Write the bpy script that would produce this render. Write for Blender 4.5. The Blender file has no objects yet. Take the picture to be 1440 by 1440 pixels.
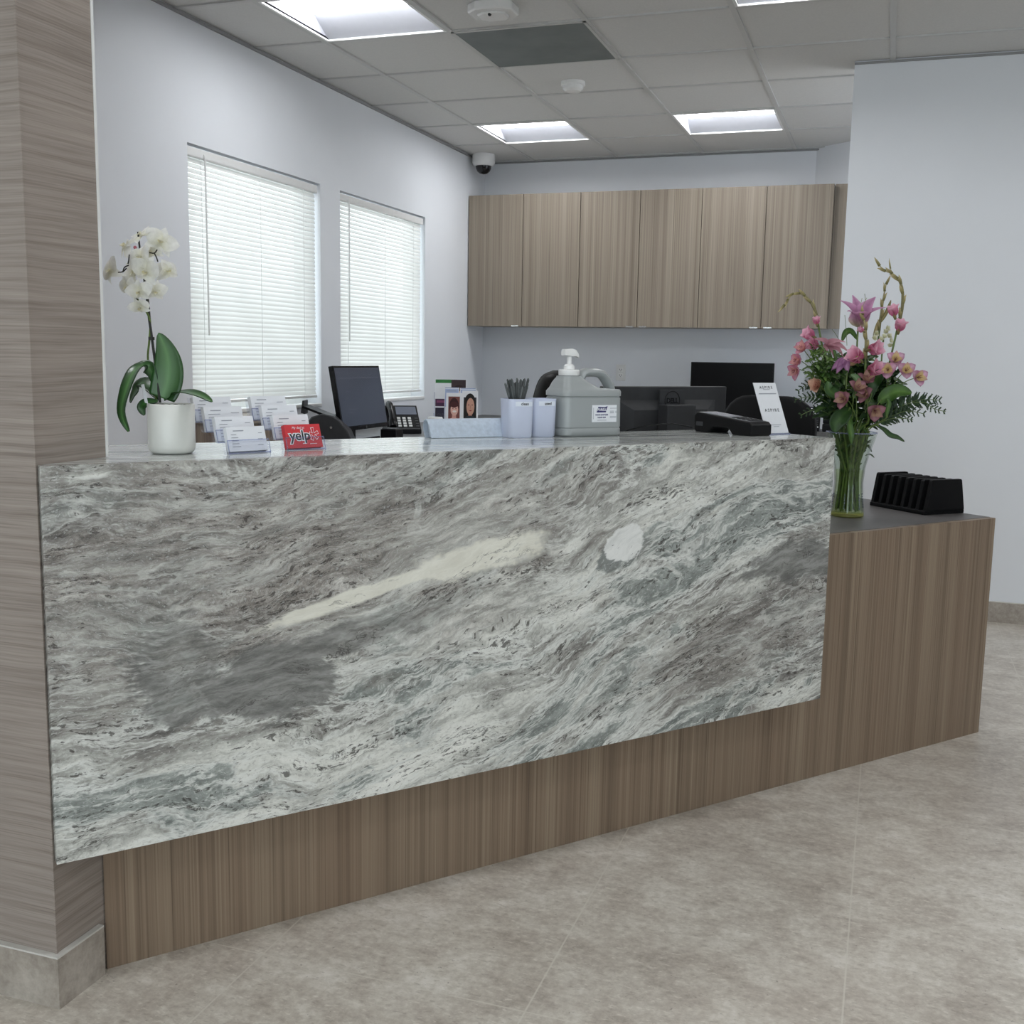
import bpy, math, random
from mathutils import Vector, Matrix, Quaternion
R_ = math.radians
PI = math.pi
rnd = random.Random(7)
scene = bpy.context.scene
COL = bpy.data.collections.new('scene'); scene.collection.children.link(COL)

# ------------------------------------------------------------------ measures of the room
H_CAM = 1.2188; H_CEIL = 2.6236
XL = -2.8916; YB = 7.7203; YR = 5.6107
TH = 0.89631; CS, SN = math.cos(TH), math.sin(TH)
T = .6096; GX = -3.1257; GY = 4.6401
D_SLAB = 2.03; D_WOOD = 2.1275
S0, S1 = .3187, 2.3317
ZT, ZB, ZL = 1.0185, .2849, .7286
S_END = 3.2295; D_BACK = 2.93
Z_SIDE = .79                                   # left and back counters
CAM_R = Vector((0.945388, 0.325487, 0.017292)); CAM_U = Vector((-0.06179, 0.126875, 0.989992)); CAM_F = Vector((-0.320036, 0.936996, -0.140058))
FPX = 1532.918

def dk(s, d, z=0.0):                           # desk coordinates -> world
    return Vector((CS*s - SN*d, SN*s + CS*d, z))
def at(px, py, dep):                           # a point seen in the photo, at a measured distance
    return Vector((0, 0, H_CAM)) + dep*(CAM_F + CAM_R*((px-720)/FPX) - CAM_U*((py-720)/FPX))

# ------------------------------------------------------------------ object helpers
def tag(o, label=None, cat=None, group=None, kind=None):
    if label: o['label'] = label
    if cat: o['category'] = cat
    if group: o['group'] = group
    if kind: o['kind'] = kind
    return o
def thing(name, label, cat, loc=(0, 0, 0), rotz=0.0, group=None):
    o = bpy.data.objects.new(name, None); COL.objects.link(o)
    o.empty_display_size = .05
    o.location = loc; o.rotation_euler = (0, 0, rotz)
    return tag(o, label, cat, group)
def rootmat(o):
    return Matrix.Translation(o.location) @ o.rotation_euler.to_matrix().to_4x4()

class MB:
    def __init__(s): s.v = []; s.f = []; s.c = []; s.hascol = False; s.mi = []; s.curm = 0
    def add(s, vs, fs, M=None, col=None):
        b = len(s.v)
        for i, p in enumerate(vs):
            p = Vector(p)
            s.v.append(M @ p if M else p)
            if col is None: s.c.append((1, 1, 1))
            else:
                s.hascol = True
                s.c.append(col[i] if isinstance(col, list) else col)
        for f in fs: s.f.append([b+i for i in f]); s.mi.append(s.curm)
        return s
    def box(s, x0, x1, y0, y1, z0, z1, M=None, col=None):
        vs = [(x, y, z) for x in (x0, x1) for y in (y0, y1) for z in (z0, z1)]
        return s.add(vs, [(0, 1, 3, 2), (4, 6, 7, 5), (0, 4, 5, 1), (2, 3, 7, 6), (0, 2, 6, 4), (1, 5, 7, 3)], M, col)
    def prism(s, poly, z0, z1, M=None, col=None):     # poly in xy (ccw), extruded in z
        n = len(poly)
        vs = [(p[0], p[1], z0) for p in poly] + [(p[0], p[1], z1) for p in poly]
        fs = [tuple(range(n-1, -1, -1)), tuple(range(n, 2*n))] + [(i, (i+1) % n, n+(i+1) % n, n+i) for i in range(n)]
        return s.add(vs, fs, M, col)
    def loft(s, rings, closed_ring=True, cap=True, M=None, col=None):
        n = len(rings[0]); vs = [p for r in rings for p in r]; fs = []
        m = n if closed_ring else n-1
        for k in range(len(rings)-1):
            for i in range(m):
                j = (i+1) % n
                fs.append((k*n+i, k*n+j, (k+1)*n+j, (k+1)*n+i))
        if cap and closed_ring:
            fs.append(tuple(range(n-1, -1, -1))); b = (len(rings)-1)*n
            fs.append(tuple(range(b, b+n)))
        cc = None
        if col is not None and isinstance(col, list):
            cc = []
            for k in range(len(rings)): cc += [col[k]]*n
        elif col is not None: cc = col
        return s.add(vs, fs, M, cc)
    def lathe(s, prof, n=24, M=None, cap=True, col=None):   # prof: list of (r, z)
        rings = [[(r*math.cos(2*PI*i/n), r*math.sin(2*PI*i/n), z) for i in range(n)] for r, z in prof]
        return s.loft(rings, True, cap, M, col)
    def tube(s, path, rad, n=8, M=None, col=None, cap=True):
        path = [Vector(p) for p in path]; k = len(path)
        if not isinstance(rad, (list, tuple)): rad = [rad]*k
        rings = []; up = None
        for i, p in enumerate(path):
            t = (path[min(i+1, k-1)] - path[max(i-1, 0)])
            if t.length < 1e-9: t = Vector((0, 0, 1))
            t.normalize()
            if up is None:
                a = Vector((0, 0, 1)) if abs(t.z) < .9 else Vector((1, 0, 0))
                up = t.cross(a).normalized()
            up = (up - t*up.dot(t)).normalized(); w = t.cross(up)
            rings.append([p + rad[i]*(math.cos(2*PI*j/n)*up + math.sin(2*PI*j/n)*w) for j in range(n)])
        return s.loft(rings, True, cap, M, col)
    def ball(s, c, r, n=12, m=8, M=None, col=None):
        if not isinstance(r, (tuple, list)): r = (r, r, r)
        rings = []
        for k in range(m+1):
            a = PI*(k+.02)/(m+.04); rr = math.sin(a)
            rings.append([(c[0]+r[0]*rr*math.cos(2*PI*i/n), c[1]+r[1]*rr*math.sin(2*PI*i/n), c[2]-r[2]*math.cos(a)) for i in range(n)])
        return s.loft(rings, True, True, M, col)
    def surf(s, P, M=None, col=None):                 # P[i][j] grid of points (open sheet); col function (u,v)
        n, m = len(P), len(P[0]); vs = [p for r in P for p in r]
        fs = [(i*m+j, i*m+j+1, (i+1)*m+j+1, (i+1)*m+j) for i in range(n-1) for j in range(m-1)]
        cc = None
        if col is not None:
            cc = [col(i/(n-1), j/(m-1)) for i in range(n) for j in range(m)] if callable(col) else col
        return s.add(vs, fs, M, cc)
    def build(s, name, mat, parent=None, smooth=False, local=True, bevel=0, seg=2, world=None, solid=0, subd=0, angle=38):
        """local=True: coordinates are in the parent's frame; world=True: in world coordinates"""
        me = bpy.data.meshes.new(name)
        vs = s.v
        if world and parent is not None:
            p = parent; Mi = Matrix.Identity(4); chain = []
            while p is not None: chain.append(p); p = p.parent
            Mw = Matrix.Identity(4)
            for q in reversed(chain): Mw = Mw @ rootmat(q)
            Mi = Mw.inverted(); vs = [Mi @ v for v in vs]
        me.from_pydata([tuple(v) for v in vs], [], s.f)
        mats = mat if isinstance(mat, (list, tuple)) else [mat]
        for m in mats: me.materials.append(m)
        if len(mats) > 1:
            for p_, i in zip(me.polygons, s.mi): p_.material_index = i
        if s.hascol:
            at_ = me.color_attributes.new('Col', 'FLOAT_COLOR', 'POINT')
            for i, c in enumerate(s.c): at_.data[i].color = (c[0], c[1], c[2], 1)
        me.validate(); me.update()
        if smooth:
            me.shade_smooth(); me.set_sharp_from_angle(angle=R_(angle))
        o = bpy.data.objects.new(name, me); COL.objects.link(o)
        if parent is not None: o.parent = parent
        if bevel:
            b = o.modifiers.new('bevel', 'BEVEL'); b.width = bevel; b.segments = seg; b.limit_method = 'ANGLE'; b.angle_limit = R_(40)
        if solid:
            b = o.modifiers.new('solid', 'SOLIDIFY'); b.thickness = solid; b.offset = 0
        if subd:
            b = o.modifiers.new('subd', 'SUBSURF'); b.levels = subd; b.render_levels = subd
        return o

def copy_tree(o, parent=None):
    c = o.copy(); COL.objects.link(c)
    if parent is not None: c.parent = parent
    for ch in [k for k in COL.objects if k.parent == o]: copy_tree(ch, c)
    return c

def text_mesh(name, body, size, mat, parent, M, ext=.0003, align='CENTER', bold=0.0, shear=0.0, sx=1.0):
    """lettering as a thin mesh; M places the text plane (x right, y up, z out) in the parent's frame"""
    cu = bpy.data.curves.new(name, 'FONT'); cu.body = body; cu.size = size; cu.extrude = ext
    cu.align_x = align; cu.align_y = 'CENTER'; cu.offset = bold; cu.shear = shear; cu.resolution_u = 3
    to = bpy.data.objects.new(name, cu)
    me = bpy.data.meshes.new_from_object(to)
    bpy.data.objects.remove(to); bpy.data.curves.remove(cu)
    me.transform(M @ Matrix.Diagonal((sx, 1, 1, 1)))
    me.materials.clear(); me.materials.append(mat); me.name = name
    o = bpy.data.objects.new(name, me); COL.objects.link(o); o.parent = parent
    return o
def plane_M(origin, xdir, ydir):
    x = Vector(xdir).normalized(); y = Vector(ydir); y = (y - x*y.dot(x)).normalized(); z = x.cross(y)
    return Matrix((( x.x, y.x, z.x, origin[0]), (x.y, y.y, z.y, origin[1]), (x.z, y.z, z.z, origin[2]), (0, 0, 0, 1)))

# ------------------------------------------------------------------ materials
def lin(h):
    h = h.lstrip('#'); c = [int(h[i:i+2], 16)/255 for i in (0, 2, 4)]
    return tuple(x/12.92 if x <= .04045 else ((x+.055)/1.055)**2.4 for x in c)
class NT:
    def __init__(s, name):
        s.m = bpy.data.materials.new(name); s.m.use_nodes = True
        s.t = s.m.node_tree; s.n = s.t.nodes; s.b = s.n['Principled BSDF']
    def new(s, ty, **kw):
        n = s.n.new(ty)
        for k, v in kw.items(): setattr(n, k, v)
        return n
    def inp(s, sock, v):
        if isinstance(v, bpy.types.NodeSocket): s.t.links.new(v, sock)
        elif v is not None:
            if sock.type == 'RGBA' and len(v) == 3: v = (*v, 1)
            sock.default_value = v
    def math(s, op, a, b=None, c=None, clamp=False):
        n = s.new('ShaderNodeMath', operation=op, use_clamp=clamp)
        s.inp(n.inputs[0], a)
        if b is not None: s.inp(n.inputs[1], b)
        if c is not None: s.inp(n.inputs[2], c)
        return n.outputs[0]
    def obj(s): return s.new('ShaderNodeTexCoord').outputs['Object']
    def sep(s, v):
        n = s.new('ShaderNodeSeparateXYZ'); s.inp(n.inputs[0], v); return n.outputs
    def comb(s, x, y, z=0.0):
        n = s.new('ShaderNodeCombineXYZ'); s.inp(n.inputs[0], x); s.inp(n.inputs[1], y); s.inp(n.inputs[2], z); return n.outputs[0]
    def mapping(s, v, scale=(1, 1, 1), rot=(0, 0, 0), loc=(0, 0, 0)):
        n = s.new('ShaderNodeMapping'); s.inp(n.inputs['Vector'], v)
        n.inputs['Scale'].default_value = scale; n.inputs['Rotation'].default_value = rot; n.inputs['Location'].default_value = loc
        return n.outputs[0]
    def noise(s, v, scale=5, detail=4, rough=.55, dist=0.0):
        n = s.new('ShaderNodeTexNoise'); s.inp(n.inputs['Vector'], v)
        n.inputs['Scale'].default_value = scale; n.inputs['Detail'].default_value = detail; n.inputs['Roughness'].default_value = rough; n.inputs['Distortion'].default_value = dist
        return n.outputs[0]
    def ramp(s, f, stops, interp='LINEAR'):
        n = s.new('ShaderNodeValToRGB'); s.inp(n.inputs[0], f); cr = n.color_ramp; cr.interpolation = interp
        while len(cr.elements) < len(stops): cr.elements.new(.5)
        for e, (p, c) in zip(cr.elements, stops):
            e.position = p
            e.color = (*c, 1) if isinstance(c, (tuple, list)) else (c, c, c, 1)
        return n.outputs[0]
    def step(s, f, a, b):            # smoothstep a..b -> 0..1
        n = s.new('ShaderNodeMapRange', interpolation_type='SMOOTHSTEP'); s.inp(n.inputs[0], f)
        n.inputs[1].default_value = a; n.inputs[2].default_value = b; return n.outputs[0]
    def mix(s, f, a, b, blend='MIX'):
        n = s.new('ShaderNodeMix', data_type='RGBA', blend_type=blend)
        s.inp(n.inputs[0], f); s.inp(n.inputs[6], a); s.inp(n.inputs[7], b); return n.outputs[2]
    def bump(s, h, strength=.2, dist=.01):
        n = s.new('ShaderNodeBump'); s.inp(n.inputs['Height'], h); n.inputs['Strength'].default_value = strength; n.inputs['Distance'].default_value = dist
        s.t.links.new(n.outputs[0], s.b.inputs['Normal'])
    def set(s, col=None, rough=None, metal=None, spec=None, trans=None, alpha=None, ior=None, emit=None, estr=None, coat=None, sss=None):
        for k, v in (('Base Color', col), ('Roughness', rough), ('Metallic', metal), ('Specular IOR Level', spec), ('Transmission Weight', trans), ('Alpha', alpha), ('IOR', ior), ('Emission Color', emit), ('Emission Strength', estr), ('Coat Weight', coat), ('Subsurface Weight', sss)):
            if v is not None: s.inp(s.b.inputs[k], v)
        return s.m
def plain(name, col, rough=.5, var=.06, scale=30, metal=0, spec=.5, bump=0):
    """near-uniform material with a little procedural mottling"""
    if isinstance(col, str): col = lin(col)
    t = NT(name); n = t.noise(t.obj(), scale, 3)
    a = tuple(c*(1-var) for c in col); b = tuple(min(1, c*(1+var)) for c in col)
    c = t.ramp(n, [(.3, a), (.7, b)])
    if bump: t.bump(n, bump, .002)
    return t.set(col=c, rough=rough, metal=metal, spec=spec)
def vcol(name, rough=.5, var=.15, scale=60, trans=0.0, spec=.3):
    """colour from the mesh's own painted vertices, with slight mottling and some translucency"""
    t = NT(name); a = t.new('ShaderNodeAttribute', attribute_name='Col').outputs['Color']
    n = t.noise(t.obj(), scale, 3); f = t.ramp(n, [(.3, 1-var), (.7, 1+var*.6)])
    c = t.mix(1.0, a, f, 'MULTIPLY')
    t.set(col=c, rough=rough, spec=spec)
    if trans:
        tr = t.new('ShaderNodeBsdfTranslucent'); t.inp(tr.inputs[0], c)
        mx = t.new('ShaderNodeMixShader'); mx.inputs[0].default_value = trans
        t.t.links.new(t.b.outputs[0], mx.inputs[1]); t.t.links.new(tr.outputs[0], mx.inputs[2])
        t.t.links.new(mx.outputs[0], t.n['Material Output'].inputs[0])
    return t.m

M = {}
M['wall'] = plain('wall_paint', (.80, .82, .855), .55, .012, 3, spec=.3)
M['ceil'] = plain('ceiling_tile', (.66, .655, .64), .9, .03, 120, spec=.1)
M['tbar'] = plain('ceiling_grid_paint', (.56, .56, .55), .5, .02)
M['white'] = plain('white_paint', (.82, .82, .81), .4, .02)
M['reflector'] = plain('reflector_paint', (.44, .45, .49), .5, .02)
M['white_gloss'] = plain('white_plastic', (.80, .80, .79), .25, .02)
M['black'] = plain('black_plastic', (.004, .004, .0045), .42, .1, spec=.22)
M['black_matte'] = plain('black_matte', (.0035, .0035, .004), .6, .1, spec=.18)
M['black_gloss'] = plain('black_gloss', (.003, .003, .004), .2, .1, spec=.25)
M['dark_grey'] = plain('dark_grey_plastic', (.040, .041, .044), .45, .08, spec=.3)
M['chrome'] = plain('brushed_steel', (.75, .75, .75), .25, .04, metal=1)
M['paper'] = plain('paper', (.82, .83, .86), .7, .02)
M['ink'] = plain('ink', (.02, .02, .025), .6, .05)
M['ink_grey'] = plain('grey_ink', (.32, .33, .37), .6, .05)
M['red_print'] = plain('red_print', (.62, .035, .045), .45, .03)
M['navy_print'] = plain('navy_print', (.03, .025, .13), .5, .03)
M['porcelain'] = plain('matte_ceramic', (.74, .74, .70), .35, .02)
M['soil'] = plain('bark_soil', (.05, .035, .025), .9, .4, 80, bump=.5)
M['worktop'] = plain('worktop_laminate', (.115, .108, .106), .45, .08, 60)
M['counter_dark'] = plain('dark_counter_laminate', (.10, .098, .095), .4, .08, 60)
M['jug'] = plain('silver_plastic', (.34, .36, .36), .32, .03, 8)
M['cup'] = plain('pale_plastic', (.60, .64, .78), .35, .01)
M['tape'] = plain('label_tape', (.74, .78, .86), .3, .01)
M['pen'] = plain('pen_barrel', (.045, .050, .050), .35, .2)
M['pen_clear'] = plain('pen_smoke', (.10, .11, .11), .2, .2)
M['pad'] = plain('pale_blue_linen', (.50, .57, .66), .8, .10, 90, bump=.4)
M['screen'] = None
M['green_stem'] = plain('stem_green', (.10, .155, .030), .5, .35, 40)
M['bamboo'] = plain('dark_stake', (.012, .012, .008), .5, .2)

def m_granite():
    t = NT('granite'); p = t.obj(); x, y, z = t.sep(p)
    w1 = t.noise(p, 1.5, 2, .5); w2 = t.noise(t.mapping(p, (3.2, 3.2, 6)), 1.0, 4, .62); w3 = t.noise(p, 17, 3, .65)
    c1 = t.math('SUBTRACT', w1, .5); c2 = t.math('SUBTRACT', w2, .5); c3 = t.math('SUBTRACT', w3, .5)
    # flow: bands lie level at the left and climb towards the right
    sl = t.math('MULTIPLY', t.step(x, .20, 1.5), .20)
    flow = t.math('SUBTRACT', z, t.math('MULTIPLY', x, t.math('ADD', sl, .03)))
    flow = t.math('ADD', flow, t.math('MULTIPLY', c1, .20))
    flow = t.math('ADD', flow, t.math('MULTIPLY', c2, .085))
    Vl = t.comb(x, t.math('ADD', flow, t.math('MULTIPLY', y, .8)), t.math('MULTIPLY', y, .6))
    flow = t.math('ADD', flow, t.math('MULTIPLY', c3, .014))
    fl = t.math('ADD', flow, t.math('MULTIPLY', y, .8))
    V = t.comb(x, fl, t.math('MULTIPLY', y, .6))
    bands = t.noise(t.mapping(V, (2.0, 9.0, 2)), 1.0, 8, .70)
    fine = t.noise(t.mapping(V, (10, 44, 9)), 1.0, 5, .74)
    grain = t.noise(t.mapping(Vl, (95, 170, 95)), 1.0, 4, .75); fleck = t.noise(t.mapping(Vl, (40, 125, 40), loc=(4, 4, 4)), 1.0, 3, .65)
    w4 = t.noise(t.mapping(p, (8, 8, 13)), 1.0, 4, .65); c4 = t.math('SUBTRACT', w4, .5)
    patch = t.noise(t.mapping(V, (2.2, 6.5, 2), loc=(3.1, 1.7, 0)), 1.0, 6, .66, .7)
    clump = t.noise(t.mapping(V, (3.0, 15, 3), loc=(1, 8, 0)), 1.0, 5, .62)
    def blob(cx, cz, rx, rz, ang=0, soft=.5, amp=1.0):
        ca, sa = math.cos(ang), math.sin(ang)
        dx = t.math('SUBTRACT', x, cx); dz = t.math('SUBTRACT', z, cz)
        u = t.math('MULTIPLY', t.math('ADD', t.math('MULTIPLY', dx, ca), t.math('MULTIPLY', dz, sa)), 1/rx)
        v = t.math('MULTIPLY', t.math('SUBTRACT', t.math('MULTIPLY', dz, ca), t.math('MULTIPLY', dx, sa)), 1/rz)
        r = t.math('SQRT', t.math('ADD', t.math('MULTIPLY', u, u), t.math('MULTIPLY', v, v)))
        nn = t.math('ADD', t.math('MULTIPLY', c2, 2.6*amp), t.math('MULTIPLY', t.math('SUBTRACT', fine, .5), 1.7*amp))
        nn = t.math('ADD', nn, t.math('ADD', t.math('MULTIPLY', c3, 1.2*amp), t.math('MULTIPLY', c4, 2.4*amp)))
        return t.math('SUBTRACT', 1.0, t.step(t.math('ADD', r, nn), 1-soft/2, 1+soft/2))
    gran = t.math('MAXIMUM', blob(.35, .52, .78, .20, .02, 1.1, .7), t.math('MULTIPLY', blob(1.75, .22, .40, .10, .18, 1.0, .8), .75))   # brown granular field
    light = t.math('MAXIMUM', blob(.55, .08, .80, .11, .10, 1.0, .8), blob(1.15, .50, .70, .17, .2, 1.2, .8))
    val = t.math('ADD', t.math('MULTIPLY', bands, .85), t.math('MULTIPLY', fine, .50))
    val = t.math('SUBTRACT', val, .19)
    val = t.math('SUBTRACT', val, t.math('MULTIPLY', gran, .055))
    val = t.math('ADD', val, t.math('MULTIPLY', light, .115))
    c = t.ramp(val, [(.27, lin('403f3d')), (.38, lin('6e6c69')), (.46, lin('92908b')), (.54, lin('b3b3ad')), (.62, lin('d8d8d1')), (.76, lin('ecebe5'))])
    # smooth grey-green inclusions with pale rims
    e = t.step(patch, .515, .535)
    rim = t.math('MULTIPLY', t.math('SUBTRACT', e, t.step(patch, .535, .575)), .7)
    c = t.mix(t.math('MULTIPLY', e, t.math('SUBTRACT', .84, t.math('MULTIPLY', gran, .55))), c, t.mix(t.step(fine, .38, .62), lin('737a77'), lin('959b97')))
    c = t.mix(rim, c, lin('dcddd8'))
    # milky veins following the flow
    vein = t.math('ABSOLUTE', t.math('SUBTRACT', t.noise(t.mapping(V, (2.4, 13, 2), loc=(5, 2, 0)), 1.0, 7, .68, .5), .5))
    vm = t.math('MULTIPLY', t.math('SUBTRACT', 1.0, t.step(vein, .0, .040)), t.math('SUBTRACT', .75, t.math('MULTIPLY', gran, .5)))
    c = t.mix(vm, c, lin('e2e3de'))
    # brown-grey granular field
    gr = t.ramp(t.math('ADD', t.math('MULTIPLY', grain, .55), t.math('MULTIPLY', fine, .55)), [(.42, lin('3c3835')), (.50, lin('77716c')), (.57, lin('99938d')), (.66, lin('d2cfc9'))])
    c = t.mix(t.math('MULTIPLY', gran, t.math('ADD', .42, t.math('MULTIPLY', t.step(clump, .40, .60), .5))), c, gr)
    # dark inclusions and cream features
    dk_ = t.math('MAXIMUM', blob(.225, .340, .085, .125, .2, .22, .55), blob(.41, .280, .150, .075, .1, .3, .6))
    dk_ = t.math('MAXIMUM', dk_, blob(.62, .365, .20, .035, .22, .5, .6))
    dk_ = t.math('MAXIMUM', dk_, t.math('MULTIPLY', blob(1.90, .405, .16, .050, .05, .3, .6), .95))
    c = t.mix(t.math('MULTIPLY', dk_, t.math('SUBTRACT', .86, t.math('MULTIPLY', t.step(patch, .50, .58), .45))), c, t.mix(t.step(fine, .35, .65), lin('666664'), lin('8a8a87')))
    cream = t.math('MAXIMUM', blob(.62, .446, .24, .019, .21, .35, .40), blob(.88, .495, .17, .036, .16, .4, .60))
    c = t.mix(t.math('MULTIPLY', cream, .95), c, t.mix(t.step(fine, .3, .7), lin('dcd9cc'), lin('ebe9de')))
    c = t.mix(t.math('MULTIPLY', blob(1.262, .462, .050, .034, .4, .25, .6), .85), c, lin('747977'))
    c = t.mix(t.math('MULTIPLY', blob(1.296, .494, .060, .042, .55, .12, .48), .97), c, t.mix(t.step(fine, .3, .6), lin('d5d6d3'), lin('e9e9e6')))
    # flecks, gathered along bands
    fk = t.math('MULTIPLY', t.step(t.math('ADD', fleck, t.math('MULTIPLY', t.math('SUBTRACT', clump, .5), .60)), .60, .66), t.math('SUBTRACT', 1.0, t.math('MAXIMUM', cream, dk_)))
    c = t.mix(t.math('MULTIPLY', fk, .78), c, lin('3d3936'))
    calm = t.math('SUBTRACT', 1.0, t.math('MULTIPLY', t.math('MAXIMUM', t.math('MAXIMUM', cream, dk_), blob(1.296, .494, .06, .04, .55, .12, .28)), .85))
    c = t.mix(t.math('MULTIPLY', calm, t.math('MULTIPLY', t.step(grain, .46, .36), .36)), c, lin('ecece8'))
    c = t.mix(t.math('MULTIPLY', calm, t.math('MULTIPLY', t.step(grain, .54, .63), .36)), c, lin('77716d'))
    # dark wandering hairlines
    hl = t.math('ABSOLUTE', t.math('SUBTRACT', t.noise(t.mapping(V, (2.6, 12, 3), loc=(7, 7, 3)), 1.0, 7, .70, .4), .47))
    hm = t.math('MULTIPLY', t.math('SUBTRACT', 1.0, t.step(hl, .0, .013)), t.step(clump, .44, .60))
    c = t.mix(t.math('MULTIPLY', hm, .75), c, lin('423f3c'))
    return t.set(col=c, rough=.20, spec=.35)
M['granite'] = m_granite()
def m_granite_top():
    t = NT('granite_top'); p = t.obj(); x, y, z = t.sep(p)
    w = t.noise(p, 3, 4, .55)
    v = t.math('ADD', t.math('ADD', y, t.math('MULTIPLY', x, .12)), t.math('MULTIPLY', t.math('SUBTRACT', w, .5), .10))
    V = t.comb(x, v, 0.0)
    b = t.noise(t.mapping(V, (1.4, 22, 1)), 1.0, 7, .65)
    c = t.ramp(b, [(.30, lin('74777a')), (.43, lin('a5a9a8')), (.54, lin('d3d6d2')), (.75, lin('e6e8e4'))])
    return t.set(col=c, rough=.09, spec=.6)
M['granite_top'] = m_granite_top()

def m_wood(name, pal, axis='x', k=1.0, rough=.42, fine_w=.5):
    """straight vertical grain; grain varies across the given axis"""
    t = NT(name); x, y, z = t.sep(t.obj())
    a = {'x': x, 'y': y, 'xy': t.math('ADD', x, y)}[axis]
    oi = t.new('ShaderNodeObjectInfo'); a = t.math('ADD', a, t.math('MULTIPLY', oi.outputs['Random'], 9.0))
    V1 = t.comb(t.math('MULTIPLY', a, 16*k), 0.0, t.math('MULTIPLY', z, .10))
    V2 = t.comb(t.math('MULTIPLY', a, 85*k), 3.0, t.math('MULTIPLY', z, .35))
    V3 = t.comb(t.math('MULTIPLY', a, 260*k), 7.0, t.math('MULTIPLY', z, .9))
    b = t.noise(V1, 1.0, 3, .6); f = t.noise(V2, 1.0, 4, .6); g = t.noise(V3, 1.0, 3, .6)
    val = t.math('ADD', t.math('MULTIPLY', b, .75-fine_w*.3), t.math('ADD', t.math('MULTIPLY', f, fine_w), t.math('MULTIPLY', g, .30)))
    val = t.math('SUBTRACT', val, .46*(.75-fine_w*.3+fine_w+.30) - .46)
    c = t.ramp(val, [(.28, pal[0]), (.42, pal[1]), (.52, pal[2]), (.62, pal[3]), (.74, pal[4])])
    ln = t.math('MULTIPLY', t.math('SUBTRACT', 1.0, t.step(g, .30, .40)), .65)
    c = t.mix(ln, c, tuple(v*.5 for v in pal[0]))
    hue = t.noise(t.comb(t.math('MULTIPLY', a, 5*k), 9.0, 0.0), 1.0, 2)
    c = t.mix(t.math('MULTIPLY', t.step(hue, .4, .62), .22), c, pal[5])
    return t.set(col=c, rough=rough, spec=.35)
PAL_D = [lin('5a4b3e'), lin('746353'), lin('877563'), lin('978672'), lin('a99984'), lin('826a58')]
PAL_U = [lin('6c6156'), lin('7f7467'), lin('8f8476'), lin('9e9384'), lin('aea395'), lin('8b7e73')]
M['wood'] = m_wood('laminate_dark', PAL_D, 'x', 1.0)
M['wood_y'] = m_wood('laminate_dark_end', PAL_D, 'y', 1.0)
M['wood_up'] = m_wood('laminate_light', PAL_U, 'x', 1.3, .45, fine_w=.35)
M['wood_xy'] = m_wood('laminate_dark_case', PAL_D, 'xy', 1.0)

def m_wallpaper():
    t = NT('wallcovering'); x, y, z = t.sep(t.obj())
    a = t.math('ADD', x, y)
    w = t.noise(t.comb(t.math('MULTIPLY', a, 2.2), 0.0, t.math('MULTIPLY', z, 3)), 1.0, 3)
    zz = t.math('ADD', z, t.math('MULTIPLY', t.math('SUBTRACT', w, .5), .018))
    b = t.noise(t.comb(t.math('MULTIPLY', a, .9), 2.0, t.math('MULTIPLY', zz, 17)), 1.0, 4, .6)
    f = t.noise(t.comb(t.math('MULTIPLY', a, 1.6), 5.0, t.math('MULTIPLY', zz, 105)), 1.0, 5, .65)
    g = t.noise(t.comb(t.math('MULTIPLY', a, 6), 1.0, t.math('MULTIPLY', zz, 420)), 1.0, 2, .6)
    val = t.math('ADD', t.math('MULTIPLY', b, .22), t.math('ADD', t.math('MULTIPLY', f, .46), t.math('MULTIPLY', g, .30)))
    c = t.ramp(val, [(.30, lin('70665f')), (.42, lin('8a7f77')), (.50, lin('998e86')), (.58, lin('a3988f')), (.72, lin('b3a89f'))])
    t.bump(f, .15, .002)
    return t.set(col=c, rough=.55, spec=.3)
M['wallpaper'] = m_wallpaper()

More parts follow.
